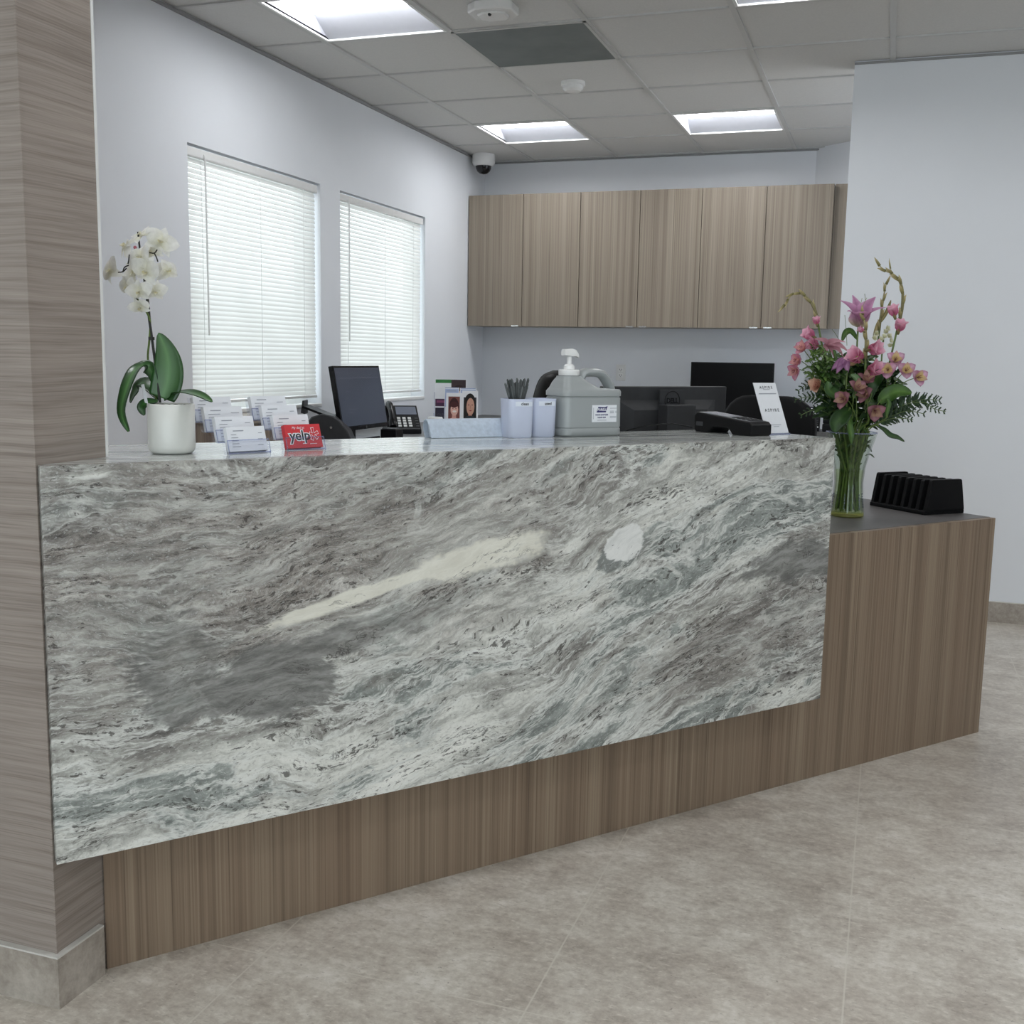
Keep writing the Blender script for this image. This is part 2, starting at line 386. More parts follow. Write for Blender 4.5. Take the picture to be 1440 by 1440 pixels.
def m_floor():
    t = NT('porcelain_floor'); p = t.obj(); x, y, z = t.sep(p)
    n1 = t.noise(p, 1.1, 5, .6); n2 = t.noise(p, 7, 6, .68, .3); n3 = t.noise(p, 55, 4, .7); n4 = t.noise(t.mapping(p, (13, 22, 1), (0, 0, .35)), 1.0, 6, .72)
    val = t.math('ADD', t.math('ADD', t.math('MULTIPLY', n1, .35), t.math('MULTIPLY', n2, .40)), t.math('ADD', t.math('MULTIPLY', n4, .30), t.math('MULTIPLY', n3, .34)))
    c = t.ramp(val, [(.56, lin('a69c91')), (.65, lin('bdb4a9')), (.73, lin('cfc8bd')), (.83, lin('e4ded6'))])
    c = t.mix(t.math('MULTIPLY', t.step(n4, .58, .72), .45), c, lin('ded8cd'))
    sc = t.noise(t.mapping(p, (40, 110, 1), (0, 0, .5)), 1.0, 3, .6); c = t.mix(t.math('MULTIPLY', t.step(sc, .60, .68), .5), c, lin('e6e0d6'))
    c = t.mix(t.math('MULTIPLY', t.step(sc, .40, .33), .35), c, lin('8d8377'))
    pit = t.noise(p, 90, 2, .5)
    c = t.mix(t.math('MULTIPLY', t.step(pit, .70, .76), .55), c, lin('6f665c'))
    hue = t.noise(p, .9, 3); c = t.mix(t.math('MULTIPLY', t.step(hue, .45, .65), .18), c, lin('a99c90'))
    def groove(a, off, per):
        f = t.math('FRACT', t.math('MULTIPLY', t.math('SUBTRACT', a, off), 1/per))
        d = t.math('MULTIPLY', t.math('MINIMUM', f, t.math('SUBTRACT', 1.0, f)), per)
        return t.math('SUBTRACT', 1.0, t.step(d, .0010, .0026))
    g = t.math('MAXIMUM', groove(x, -1.142-.566*10, .566), groove(y, 1.812-1.22*10, 1.22))
    c = t.mix(t.math('MULTIPLY', g, .75), c, lin('d5cfc4'))
    t.bump(t.math('SUBTRACT', t.math('MULTIPLY', n2, .25), g), .06, .004)
    return t.set(col=c, rough=t.math('ADD', .30, t.math('MULTIPLY', n2, .16)), spec=.42)
M['floor'] = m_floor()
def m_basetile():
    t = NT('porcelain_base'); p = t.obj()
    n = t.math('ADD', t.math('MULTIPLY', t.noise(p, 9, 5, .65), .6), t.math('MULTIPLY', t.noise(p, 60, 3, .7), .4))
    c = t.ramp(n, [(.36, lin('8f867c')), (.5, lin('a69d93')), (.66, lin('bbb3a9'))])
    return t.set(col=c, rough=.35, spec=.4)
M['basetile'] = m_basetile()
M['grout'] = plain('pale_edge_strip', (.62, .60, .56), .5, .03)

def m_slat():
    t = NT('blind_slat'); n = t.noise(t.obj(), 3, 2)
    c = t.ramp(n, [(.3, (.72, .715, .69)), (.7, (.77, .765, .74))])
    t.set(col=c, rough=.45, spec=.3)
    tr = t.new('ShaderNodeBsdfTranslucent'); t.inp(tr.inputs[0], (.88, .88, .84))
    mx = t.new('ShaderNodeMixShader'); mx.inputs[0].default_value = .17
    t.t.links.new(t.b.outputs[0], mx.inputs[1]); t.t.links.new(tr.outputs[0], mx.inputs[2]); t.t.links.new(mx.outputs[0], t.n['Material Output'].inputs[0])
    return t.m
M['slat'] = m_slat()
def m_clear(name, tint=(1, 1, 1), refl=.12, rough=.02, dens=0.0, body=(.7, .75, .85)):
    """thin clear sheet: mostly transparent, Fresnel gloss, faint body tint"""
    t = NT(name)
    tr = t.new('ShaderNodeBsdfTransparent'); t.inp(tr.inputs[0], tint)
    gl = t.new('ShaderNodeBsdfGlossy'); gl.inputs['Roughness'].default_value = rough
    lw_ = t.new('ShaderNodeLayerWeight'); lw_.inputs[0].default_value = .5
    f = t.math('ADD', t.math('MULTIPLY', t.math('POWER', lw_.outputs['Facing'], 4.0), .55*min(1, refl*2)), refl*.05, clamp=True)
    mx = t.new('ShaderNodeMixShader'); t.inp(mx.inputs[0], f)
    t.t.links.new(tr.outputs[0], mx.inputs[1]); t.t.links.new(gl.outputs[0], mx.inputs[2])
    out = mx.outputs[0]
    if dens:
        n = t.noise(t.obj(), 40, 2); t.set(col=t.ramp(n, [(.3, tuple(b*.95 for b in body)), (.7, body)]), rough=.2)
        m2 = t.new('ShaderNodeMixShader'); m2.inputs[0].default_value = dens
        t.t.links.new(out, m2.inputs[1]); t.t.links.new(t.b.outputs[0], m2.inputs[2]); out = m2.outputs[0]
    t.t.links.new(out, t.n['Material Output'].inputs[0])
    return t.m
M['acrylic'] = m_clear('clear_acrylic', (.975, .98, .995), .4, .03, .025, (.66, .70, .85))
M['acrylic_edge'] = m_clear('acrylic_edge', (.78, .81, .95), .8, .05, .22, (.52, .56, .78))
M['pane'] = m_clear('window_glass', (.97, .99, .98), .1)
def m_glass():
    t = NT('vase_glass')
    n = t.noise(t.obj(), 3, 1)
    return t.set(col=t.ramp(n, [(.3, (.96, .98, .95)), (.7, (.98, .99, .97))]), rough=.03, trans=1.0, ior=1.45)
M['glass'] = m_clear('vase_glass', (.90, .93, .90), .55, .02, 0.0)
M['glass_base'] = m_clear('vase_base_glass', (.72, .76, .38), .9, .04, .30, (.55, .56, .16))
M['water'] = m_clear('vase_water', (.93, .96, .82), .02, .02)
def m_lens(name, col, st):
    t = NT(name); n = t.noise(t.obj(), 6, 1)
    t.set(col=(.9, .9, .9), rough=.5, emit=t.ramp(n, [(.3, col), (.7, tuple(c*.985 for c in col))]), estr=st); return t.m
M['lens'] = m_lens('light_diffuser', (.96, .98, 1.0), 13.0)
def m_screen(name, a, b):
    t = NT(name); n = t.noise(t.obj(), 2.5, 2)
    c = t.ramp(n, [(.3, a), (.7, b)]); t.set(col=(.01, .01, .012), rough=.22, emit=c, estr=1.0); return t.m
M['screen'] = m_screen('lit_screen', (.020, .025, .037), (.027, .033, .048))
M['screen_line'] = m_screen('screen_text', (.034, .040, .055), (.045, .05, .068))
M['screen_off'] = plain('dark_screen', (.002, .002, .0025), .3, .1, spec=.2)
M['led'] = m_screen('phone_display', (.06, .07, .09), (.09, .10, .13))
M['petal'] = vcol('petal', .55, .10, 90, .35)
M['leaf'] = vcol('leaf', .42, .22, 35, .12, .4)
M['leaf_gloss'] = vcol('glossy_leaf', .30, .12, 14, .06, .5)
M['print'] = vcol('print', .45, .05, 60)
M['skin'] = plain('skin', (.52, .32, .24), .5, .05)
def m_hair():
    t = NT('black_hair'); x, y, z = t.sep(t.obj())
    n = t.noise(t.comb(t.math('MULTIPLY', x, 120), t.math('MULTIPLY', y, 120), t.math('MULTIPLY', z, 12)), 1.0, 3)
    return t.set(col=t.ramp(n, [(.35, (.0015, .0013, .0013)), (.7, (.008, .005, .0045))]), rough=.45, spec=.16)
M['hair'] = m_hair()
M['maroon'] = plain('dark_maroon_cloth', (.035, .010, .012), .8, .2, 90)
M['trousers'] = plain('black_cloth', (.012, .012, .014), .85, .2, 90)
M['access'] = plain('grey_panel', (.175, .195, .195), .6, .12, 5)
M['dome'] = plain('smoked_dome', (.008, .008, .010), .08, .1)
M['shadow_gap'] = plain('wall_angle', (.30, .30, .30), .6, .03)

def struct(name, mb, mat, **kw):
    o = mb.build(name, mat, **kw); o['kind'] = 'structure'; return o
def b1(*a): return MB().box(*a)

# ------------------------------------------------------------------ the room
FX0, FX1, FY0 = -4.2, 4.2, -3.6
struct('floor', b1(FX0, FX1, FY0, YB+.1, -.08, 0), M['floor'])
# ceiling: lay-in tiles, with openings where fixtures sit
LIGHTS = [(1, -1), (1, 3), (3, 3), (4, -1)]              # (column, row) of the lights seen
LOBBY_FILL = [(1, -5), (4, -5), (7, -1), (7, -5), (1, -9), (4, -9), (7, -9), (8, 0)]  # unseen ceiling lights added to brighten the lobby
LIGHTS_ALL = LIGHTS + LOBBY_FILL[:7]
PANEL = (2, 0)
ce = MB(); gr = MB()
i0, i1, j0, j1 = -2, 13, -14, 6
for i in range(i0, i1):
    for j in range(j0, j1):
        if (i, j) in LIGHTS_ALL: continue
        x0 = max(GX+i*T, FX0); x1 = min(GX+(i+1)*T, FX1); y0 = max(GY+j*T, FY0); y1 = min(GY+(j+1)*T, YB+.1)
        if x1 <= x0 or y1 <= y0: continue
        ce.box(x0, x1, y0, y1, H_CEIL+.006, H_CEIL+.03)
struct('ceiling', ce, M['ceil'])
for i in range(i0+1, i1): gr.box(GX+i*T-.012, GX+i*T+.012, FY0, YB, H_CEIL-.002, H_CEIL+.008)
for j in range(j0+1, j1): gr.box(FX0, FX1, GY+j*T-.010, GY+j*T+.010, H_CEIL-.001, H_CEIL+.007)
struct('trim_1', gr, M['tbar'])
# upper closure above the fixtures
WT = .15
# left wall with two window openings
W1 = (4.10, 5.255); W2 = (5.475, 6.635); WZ = (.958, 2.105)
lw = MB(); xa, xb = XL-WT, XL
lw.box(xa, xb, 1.70, W1[0], 0, H_CEIL+.1); lw.box(xa, xb, W1[1], W2[0], 0, H_CEIL+.1); lw.box(xa, xb, W2[1], YB+.1, 0, H_CEIL+.1)
for w in (W1, W2): lw.box(xa, xb, w[0], w[1], 0, WZ[0]); lw.box(xa, xb, w[0], w[1], WZ[1], H_CEIL+.1)
struct('wall_left', lw, M['wall'])
struct('wall_back', b1(XL, .9, YB, YB+.1, 0, H_CEIL+.1), M['wall'])
# slanted wall at the right end of the back wall
p0 = Vector((-.549, YB, 0)); dv = Vector((.78, -.62, 0)).normalized()
p1 = p0 + dv*1.6; nv = Vector((-dv.y, dv.x, 0))
struct('wall_slanted', MB().prism([(p0.x, p0.y), (p1.x, p1.y), (p1.x+nv.x*.1, p1.y+nv.y*.1), (p0.x+nv.x*.1, p0.y+nv.y*.1)], 0, H_CEIL+.1), M['wall'])
struct('wall_right', b1(-.247, FX1, YR, YR+.14, 0, H_CEIL+.1), M['wall'])
struct('wall_far_right', b1(FX1, FX1+.1, FY0, YR+.1, 0, H_CEIL+.1), M['wall'])
wb = MB(); wb.box(FX0, -2.6, FY0-.1, FY0, 0, H_CEIL+.1); wb.box(3.4, FX1, FY0-.1, FY0, 0, H_CEIL+.1); wb.box(-2.6, 3.4, FY0-.1, FY0, 2.35, H_CEIL+.1); wb.box(-2.6, 3.4, FY0-.1, FY0, 0, .10)
struct('wall_behind', wb, M['wall'])
r = thing('window_3', None, None, (.4, FY0-.05, .1)); r['kind'] = 'structure'  # unseen glazing added behind the camera to bring daylight into the lobby
fm = MB()
for k in range(6): fm.box(-2.6+k*1.19, -2.55+k*1.19, FY0-.08, FY0-.03, .10, 2.35)
fm.box(-2.6, 3.4, FY0-.08, FY0-.03, .10, .15); fm.box(-2.6, 3.4, FY0-.08, FY0-.03, 2.30, 2.35)
fm.build('window_frame', M['chrome'], r, world=True)
MB().box(-2.58, 3.38, FY0-.058, FY0-.052, .12, 2.33).build('window_pane', M['pane'], r, world=True)
struct('wall_far_left', b1(FX0-.1, FX0, FY0, 1.6, 0, H_CEIL+.1), M['wall'])
# wall end with textured covering, left of the desk
XP, YP, YPB = -1.4033, 1.5255, 1.711
struct('wall_front', b1(FX0, XP, YP, YPB, 0, H_CEIL+.1), M['wallpaper'])
struct('trim_2', b1(XP-.0025, XP+.0015, YP-.0015, YP+.0025, .10, H_CEIL), M['wallpaper'])       # corner bead under the covering
struct('trim_3', MB().box(XP-.004, XP+.0015, YPB-.003, YPB+.003, 0, H_CEIL), M['white'])
bl = MB(); bl.box(FX0, XP+.012, YP-.012, YP, 0, .100); bl.box(XP, XP+.012, YP, 1.640, 0, .100)
o = struct('baseboard_left', bl, M['basetile'])
bl = MB(); bl.box(FX0, XP+.0125, YP-.0125, YP, .100, .1035); bl.box(XP, XP+.0125, YP, 1.640, .100, .1035)
struct('trim_4', bl, M['grout'])
struct('baseboard_right', b1(-.247, FX1, YR-.012, YR, 0, .098), M['basetile'])
struct('trim_5', b1(-.247, FX1, YR-.0125, YR, .098, .101), M['grout'])
# wall angle under the ceiling
wa = MB(); wa.box(XL, XL+.012, YPB, YB, H_CEIL-.012, H_CEIL-.001); wa.box(XL, .3, YB-.012, YB, H_CEIL-.012, H_CEIL-.001)
wa.box(-.247, FX1, YR-.012, YR, H_CEIL-.010, H_CEIL-.001)
struct('trim_6', wa, M['shadow_gap'])
# windows
def window(n, w):
    y0, y1 = w; z0, z1 = WZ; xf0, xf1 = XL-.135, XL-.095
    root = thing('window_%d' % n, None, None, (xf0, (y0+y1)/2, z0)); root['kind'] = 'structure'
    f = MB(); q = .045
    f.box(xf0, xf1, y0, y0+q, z0, z1); f.box(xf0, xf1, y1-q, y1, z0, z1); f.box(xf0, xf1, y0+q, y1-q, z0, z0+q); f.box(xf0, xf1, y0+q, y1-q, z1-q, z1)
    f.build('window_frame', M['white'], root, world=True)
    MB().box(xf0+.018, xf0+.022, y0+q, y1-q, z0+q, z1-q).build('window_pane', M['pane'], root, world=True)
    MB().box(XL-.095, XL+.005, y0, y1, z0-.018, z0+.001).build('window_sill', M['white'], root, world=True, bevel=.004)
window(1, W1); window(2, W2)

def blind(w, label, wand_dy):
    y0, y1 = w[0]+.006, w[1]-.012; z0, z1 = WZ[0]+.006, WZ[1]-.010; xc = XL-.028
    r = thing('venetian_blind', label, 'blind', (xc, (y0+y1)/2, z1), 0, None)
    hr = MB().box(xc-.022, xc+.020, y0, y1, z1-.040, z1)
    hr.build('headrail', M['white_gloss'], r, world=True, bevel=.004)
    s = MB(); zz = z1-.052; pitch = .0223; n = int((zz-z0-.02)/pitch)
    ang = R_(67); hw = .0125
    for k in range(n):
        zc = zz - k*pitch
        rows = []
        for u in (-1, -.33, .33, 1):
            bow = .0022*(1-u*u)
            dx = u*hw*math.cos(ang) + bow*math.sin(ang); dz = -u*hw*math.sin(ang) + bow*math.cos(ang)
            rows.append([(xc+dx, y0+.004, zc+dz), (xc+dx, y1-.004, zc+dz)])
        s.surf(rows)
    s.build('slats', M['slat'], r, world=True, smooth=True)
    zb = zz - n*pitch
    MB().box(xc-.012, xc+.012, y0+.004, y1-.004, zb-.006, zb+.008).build('bottom_rail', M['white_gloss'], r, world=True, bevel=.003)
    L = y1-y0
    for fy in (.10, .52, .88):
        c = MB(); yy = y0+fy*L
        c.tube([(xc+.0125, yy, z1-.03), (xc+.0125, yy, zb)], .0010, 5)
        c.build('ladder_cord', M['white'], r, world=True)
    c = MB(); yy = y0+wand_dy
    c.tube([(xc+.020, yy, z1-.02), (xc+.026, yy, z1-.05), (xc+.022, yy+.01, z1-.80)], .0042, 7)
    c.build('wand', M['white_gloss'], r, world=True, smooth=True)
blind(W1, 'white venetian blind with closed slats, the wider-looking one behind the orchid', .125)
blind(W2, 'white venetian blind with closed slats, behind the monitor near the room corner', .105)

# ceiling fixtures
def troffer(i, j, label, proto=None, power=True):
    xc, yc = GX+(i+.5)*T, GY+(j+.5)*T
    if proto:
        r = copy_tree(proto); r.location = (xc, yc, H_CEIL); r['label'] = label; return r
    r = thing('ceiling_light', label, 'light', (xc, yc, H_CEIL), 0, 'recessed ceiling lights')
    h = T/2-.012; a = .14; q = .080
    f = MB()
    # frame lip
    for sx in (-1, 1):
        f.box(min(sx*h, sx*(h-.012)), max(sx*h, sx*(h-.012)), -h, h, -.003, .012); f.box(-h, h, min(sx*h, sx*(h-.012)), max(sx*h, sx*(h-.012)), -.003, .012)
    f.build('frame', M['white'], r)
    w = MB(); hi = h-.012
    for sy in (-1, 1):
        w.add([(-hi, sy*hi, .004), (hi, sy*hi, .004), (hi, sy*a, q), (-hi, sy*a, q)], [(0, 1, 2, 3) if sy > 0 else (3, 2, 1, 0)])
    for sx in (-1, 1):
        w.add([(sx*hi, -hi, .004), (sx*hi, hi, .004), (sx*hi, a, q+.03), (sx*hi, -a, q+.03)], [(0, 1, 2, 3)])
    w.box(-hi-.01, hi+.01, -hi-.01, hi+.01, q+.035, q+.05)
    w.build('reflector', M['reflector'], r)
    rings = []
    n = 9
    for k in range(n):
        u = -1+2*k/(n-1)
        rings.append([(-hi+.004, u*a, q+.002-.040*(1-u*u)), (hi-.004, u*a, q+.002-.040*(1-u*u))])
    d = MB().surf(rings)
    d.build('diffuser', M['lens'], r, smooth=True)
    return r
t0 = troffer(1, -1, 'large bright recessed ceiling light at the upper left, nearest the camera above the windows')
troffer(1, 3, 'small bright recessed ceiling light near the corner, left of the far pair', t0)
troffer(3, 3, 'bright recessed ceiling light at the far end, right of the far pair', t0)
troffer(4, -1, 'recessed ceiling light cut by the top edge, right of centre', t0)
for q_, (i, j) in enumerate(LOBBY_FILL[:7]):
    troffer(i, j, 'unseen recessed ceiling light added to brighten the area in front of the desk', t0)

xc, yc = GX+(PANEL[0]+.5)*T, GY+(PANEL[1]+.5)*T
r = thing('return_air_grille', 'flat dark grey square panel set in the ceiling grid beside the near light', 'ceiling panel', (xc, yc, H_CEIL))
MB().box(-.290, .290, -.290, .290, -.004, .006).build('panel', M['access'], r)
pf = MB()
for sx in (-1, 1): pf.box(sx*.2975-.007, sx*.2975+.007, -.3045, .3045, -.005, .0); pf.box(-.3045, .3045, sx*.2975-.007, sx*.2975+.007, -.005, .0)
pf.build('frame', M['tbar'], r)

r = thing('smoke_detector', 'round white smoke detector on the ceiling behind the grey panel', 'detector', (-1.635, 5.641, H_CEIL))
MB().lathe([(.062, .006), (.062, -.012), (.058, -.014)], 28).build('base', M['white'], r, smooth=True)
MB().lathe([(.054, -.013), (.052, -.030), (.040, -.042), (.014, -.045)], 28).build('sensor_cap', M['white_gloss'], r, smooth=True)
r = thing('occupancy_sensor', 'white angular sensor box on the ceiling at the top edge of the photo', 'detector', (-1.61, 4.372, H_CEIL))
oc = [(.095, .04), (.06, .085), (-.06, .085), (-.095, .04), (-.095, -.05), (-.05, -.085), (.05, -.085), (.095, -.05)]
MB().prism(oc[::-1][::-1], -.030, .006).build('housing', M['white_gloss'], r, bevel=.006)
MB().prism([(x*.62, y*.62) for x, y in oc], -.040, -.028).build('cover', M['white'], r, bevel=.005)
MB().ball((0, -.045, -.040), .008).build('lens', M['dome'], r, smooth=True)

r = thing('security_camera', 'white dome security camera hung in the ceiling corner above the cabinets', 'camera', (-2.79, 7.42, H_CEIL))
MB().lathe([(.078, .004), (.080, -.010), (.080, -.055), (.070, -.072), (.060, -.076)], 28).build('housing', M['white_gloss'], r, smooth=True)
MB().lathe([(.056, -.074), (.054, -.092), (.044, -.112), (.026, -.126), (.004, -.131)], 24).build('dome', M['dome'], r, smooth=True)

r = thing('wall_outlet', 'white wall power outlet on the back wall beside the jug handle', 'outlet', (-1.829, YB, 1.127))
MB().box(-.036, .036, -.006, .002, -.058, .058).build('cover_plate', M['white_gloss'], r, bevel=.003)
so = MB()
for dz in (-.020, .020): so.box(-.017, .017, -.008, -.005, dz-.014, dz+.014)
rc = so.build('receptacle', M['white'], r, bevel=.003)
for dz in (-.020, .020):
    for dx in (-.007, .007): MB().box(dx-.0015, dx+.0015, -.0086, -.0078, dz-.003, dz+.007).build('slot', M['ink'], rc)
    MB().box(-.002, .002, -.0086, -.0078, dz-.010, dz-.006).build('slot', M['ink'], rc)

# ------------------------------------------------------------------ upper cabinets
YD = 7.39; CZ0, CZ1 = 1.440, 2.345
edges = [-2.886, -2.479, -2.067, -1.652, -1.238, -.822, -.404]
labs = ['wood-grain wall cabinet with two doors, the left one of three, in the corner', 'wood-grain wall cabinet with two doors, the middle one of three on the back wall', 'wood-grain wall cabinet with two doors, the right one of three, above the flowers']
for c in range(3):
    x0, x1 = edges[2*c], edges[2*c+2]; xm = edges[2*c+1]
    r = thing('wall_cabinet', labs[c], 'cabinet', ((x0+x1)/2, YD, CZ0), 0, 'wall cabinets')
    MB().box(x0+.001, x1-.001, YD+.020, YB-.001, CZ0+.002, CZ1-.002).build('carcass', M['wood_up'], r, world=True)
    for a, b in ((x0, xm), (xm, x1)):
        d = MB().box(a+.0022, b-.0022, YD, YD+.018, CZ0, CZ1).build('door', M['wood_up'], r, world=True)
        if True:
            hx = b-.072 if a == x0 else a+.018
            if (a, c) == (xm, 0): continue
            MB().box(hx, hx+.052, YD-.012, YD-.0005, CZ0-.002, CZ0+.006).build('pull', M['chrome'], d, world=True)
fl = MB().box(-.402, -.318, YD+.045, YD+.06, CZ0, CZ1+.004)
o = tag(fl.build('cabinet_filler', M['wood_up']), 'narrow wood-grain filler strip at the right end of the wall cabinets', 'panel')

# ------------------------------------------------------------------ reception desk
RD = thing('reception_desk', 'long wood-grain reception desk with a low grey worktop at its right end', 'desk', dk(0, 0), TH)
def dbox(s0, s1, d0, d1, z0, z1): return MB().box(s0, s1, d0, d1, z0, z1)
sw = lambda d: (XP+.003+SN*d)/CS
MB().prism([(sw(D_WOOD), D_WOOD), (S_END, D_WOOD), (S_END, D_WOOD+.02), (sw(D_WOOD+.02), D_WOOD+.02)], 0, ZL-.0008).build('front_panel', M['wood'], RD)
dbox(S_END-.02, S_END, D_WOOD+.0205, D_BACK, 0, ZL-.03).build('end_panel', M['wood_y'], RD)
dbox(.50, S_END, D_WOOD+.0205, D_BACK, ZL-.029, ZL).build('worktop', M['worktop'], RD)
dbox(1.25, 1.27, D_WOOD+.03, D_BACK-.05, 0, ZL-.03).build('support_panel', M['wood_y'], RD)
MB().prism([(sw(2.052)+.004, 2.052), (S1-.004, 2.052), (S1-.004, 2.125), (sw(2.125)+.004, 2.125)], ZB+.002, ZT-.022).build('riser', M['wood'], RD)
dbox(.55, S1-.004, D_WOOD+.0205, 2.26, ZL+.001, ZT-.022).build('riser_back', M['wood'], RD)
# granite counter: waterfall front slab with the transaction top
GC = thing('granite_counter', 'tall grey and white granite slab with matching counter top, on the front of the desk', 'counter', dk(S0, D_SLAB, ZB), TH)
MB().box(0, S1-S0, 0, .020, 0, ZT-ZB).build('front_slab', M['granite'], GC, bevel=.0012)
cp = [(S0, D_SLAB+.0203), (S1, D_SLAB+.0203), (S1, 2.43), (.264, 2.43), (.4655, 2.1665), (sw(2.0505), 2.0505)]
cp[0] = (sw(2.0503)+.002, 2.0503); cp.pop()
MB().prism([(s-S0, d-D_SLAB) for s, d in cp], ZT-ZB-.020, ZT-ZB).build('counter_top', M['granite_top'], GC, bevel=.0012)

# left and back counters of the office, low cabinet under the first window
r = thing('side_counter', 'dark counter running along the window wall and back wall', 'counter', (XL, 4.5, 0))
MB().prism([(XL+.003, 4.55), (-2.28, 4.55), (-2.28, 7.08), (-.10, 7.08), (-.60, YB-.003), (XL+.003, YB-.003)], Z_SIDE-.035, Z_SIDE).build('worktop', M['counter_dark'], r, world=True, bevel=.002)
b = MB(); b.box(-2.32, -2.30, 4.57, 7.10, .02, Z_SIDE-.036); b.box(-2.30, -.12, 7.10, 7.12, .02, Z_SIDE-.036)
b.box(XL+.01, -2.32, 4.57, 4.59, .02, Z_SIDE-.036); b.build('base_panel', M['wood_xy'], r, world=True)
r = thing('low_cabinet', 'taupe low cabinet under the first window, behind the card holders', 'cabinet', (-2.75, 4.2, 0))
MB().box(XL+.004, -2.595, 3.97, 4.50, .06, .918).build('carcass', M['wood_xy'], r, world=True)
MB().box(XL+.004, -2.575, 3.955, 4.51, .918, .938).build('top', M['wood_up'], r, world=True, bevel=.002)
MB().box(XL+.004, -2.62, 3.98, 4.48, 0, .06).build('plinth', M['black_matte'], r, world=True)
for y0 in (3.975,):
    d = MB().box(-2.594, -2.580, y0, y0+.52, .07, .91).build('door', M['wood_xy'], r, world=True)
    MB().box(-2.580, -2.565, y0+.23, y0+.29, .895, .90).build('pull', M['chrome'], d, world=True)

# ------------------------------------------------------------------ things on the granite counter
# --- two acrylic card holders, each with stepped pockets, and the cards in them
def card_holder(s, d, label):
    r = thing('card_holder', label, 'card holder', dk(s, d, ZT), TH+R_(13), 'acrylic card holders')
    for k in range(4):
        y = .043*k; z = .0185*k; tl = .30          # lean-back per unit height
        m = MB()
        def sheet(z0, z1, y0, y1, x0, x1, th=.002):
            m.add([(x0, y0, z0), (x1, y0, z0), (x1, y1, z1), (x0, y1, z1), (x0, y0+th, z0), (x1, y0+th, z0), (x1, y1+th, z1), (x0, y1+th, z1)],
                  [(0, 1, 2, 3), (7, 6, 5, 4), (0, 4, 5, 1), (3, 2, 6, 7), (0, 3, 7, 4), (1, 5, 6, 2)])
        sheet(z+.003, z+.026, y, y+.023*tl, -.048, .048)
        sheet(z+.003, z+.050, y+.020, y+.020+.047*tl, -.048, .048)
        m.box(-.048, .048, y, y+.022, z, z+.003)
        for sx in (-1, 1):
            m.add([(sx*.048, y, z), (sx*.048, y+.022, z), (sx*.048, y+.022+.036*tl, z+.036), (sx*.048, y+.026*tl, z+.026)], [(0, 1, 2, 3)])
        p = m.build('pocket', M['acrylic'], r)
        e = MB(); e.tube([(-.048, y+.026*tl, z+.026), (.048, y+.026*tl, z+.026)], .0008, 5); e.tube([(-.048, y, z+.001), (.048, y, z+.001)], .0010, 5)
        for sx in (-1, 1): e.tube([(sx*.048, y, z), (sx*.048, y+.026*tl, z+.026)], .0008, 5)
        e.build('rim', M['acrylic_edge'], p)
    for sx in (-1, 1):
        MB().add([(sx*.0475, .0, .0), (sx*.0475, .152, .0), (sx*.0475, .152, .056), (sx*.0475, .129, .0555), (sx*.0475, .086, .037), (sx*.0475, .043, .0185)], [(0, 1, 2, 3, 4, 5)]).build('side_support', M['acrylic'], r)
    return r
def card_stack(s, d, k, label, red=False, lines=True, n=1.0):
    y = .043*k; z = .0185*k; tl = .30
    r = thing('business_cards', label, 'business cards', dk(s, d, ZT), TH+R_(13), 'business cards in the clear holders')
    lean = math.atan(tl)
    Mx = Matrix.Translation((0, y+.0045, z+.0036)) @ Matrix.Rotation(-lean, 4, 'X')
    th = .012*n
    MB().box(-.0445, .0445, 0, th, 0, .0508, Mx).build('cards', M['red_print'] if red else M['paper'], r)
    Mp = Mx @ Matrix(((1, 0, 0, 0), (0, 0, -1, -.0006), (0, 1, 0, 0), (0, 0, 0, 1)))
    if red:
        yl = text_mesh('lettering_outline', 'yelp', .030, M['paper'], r, Mp @ Matrix.Translation((-.010, .026, 0)), .0002, bold=.0022, sx=1.05)
        text_mesh('lettering', 'yelp', .030, M['ink'], r, Mp @ Matrix.Translation((-.010, .026, .0005)), .0002, bold=.0004, sx=1.05)
        b = MB(); q = MB()
        for a, L in ((95, .014), (20, .0125), (-45, .0125), (-115, .0125), (165, .009)):
            u = Vector((math.cos(R_(a)), math.sin(R_(a)))); w_ = Vector((-u.y, u.x))
            def quad(mb, g, zz):
                c = Vector((.0245, .028)); a0 = c + u*.0028
                P = [a0 - w_*(.0012+g), c + u*(L+g) - w_*(.0030+g), c + u*(L+g) + w_*(.0030+g), a0 + w_*(.0012+g)]
                mb.add([(p.x, p.y, zz) for p in P], [(0, 1, 2, 3)], Mp)
            quad(b, .0012, .0003); quad(q, 0, .0007)
        b.build('burst_outline', M['paper'], r); q.build('burst_mark', M['red_print'], r)
        text_mesh('small_lettering', 'My deal at', .0075, M['paper'], r, Mp @ Matrix.Translation((-.012, .0435, .0003)), .0001, shear=.3)
        MB().box(-.006, .004, .0085, .0100, .0002, .0004, Mp).build('fine_print', M['paper'], r); MB().box(.012, .030, .0075, .0085, .0002, .0004, Mp).build('fine_print', M['paper'], r)
    elif lines:
        ln = MB(); l2 = MB()
        rq = random.Random(int(k*7+s*1000))
        ln.box(-.030, -.006, .0415, .0432, 0, .0003, Mp)
        for q in range(5):
            w0 = .012+.02*rq.random(); zz = .034-.0062*q
            ln.box(-.036, -.036+w0, zz, zz+.0011, 0, .0003, Mp)
            if q in (0, 2, 4): l2.box(.036-w0*.7, .036, zz+.002, zz+.0031, 0, .0003, Mp)
        ln.build('fine_print', M['ink_grey'], r); l2.build('address_print', M['ink_grey'], r)
    return r
H1 = (.737, 2.150); H2 = (.872, 2.183)
card_holder(*H1, 'clear stepped card holder next to the orchid pot, full of white cards')
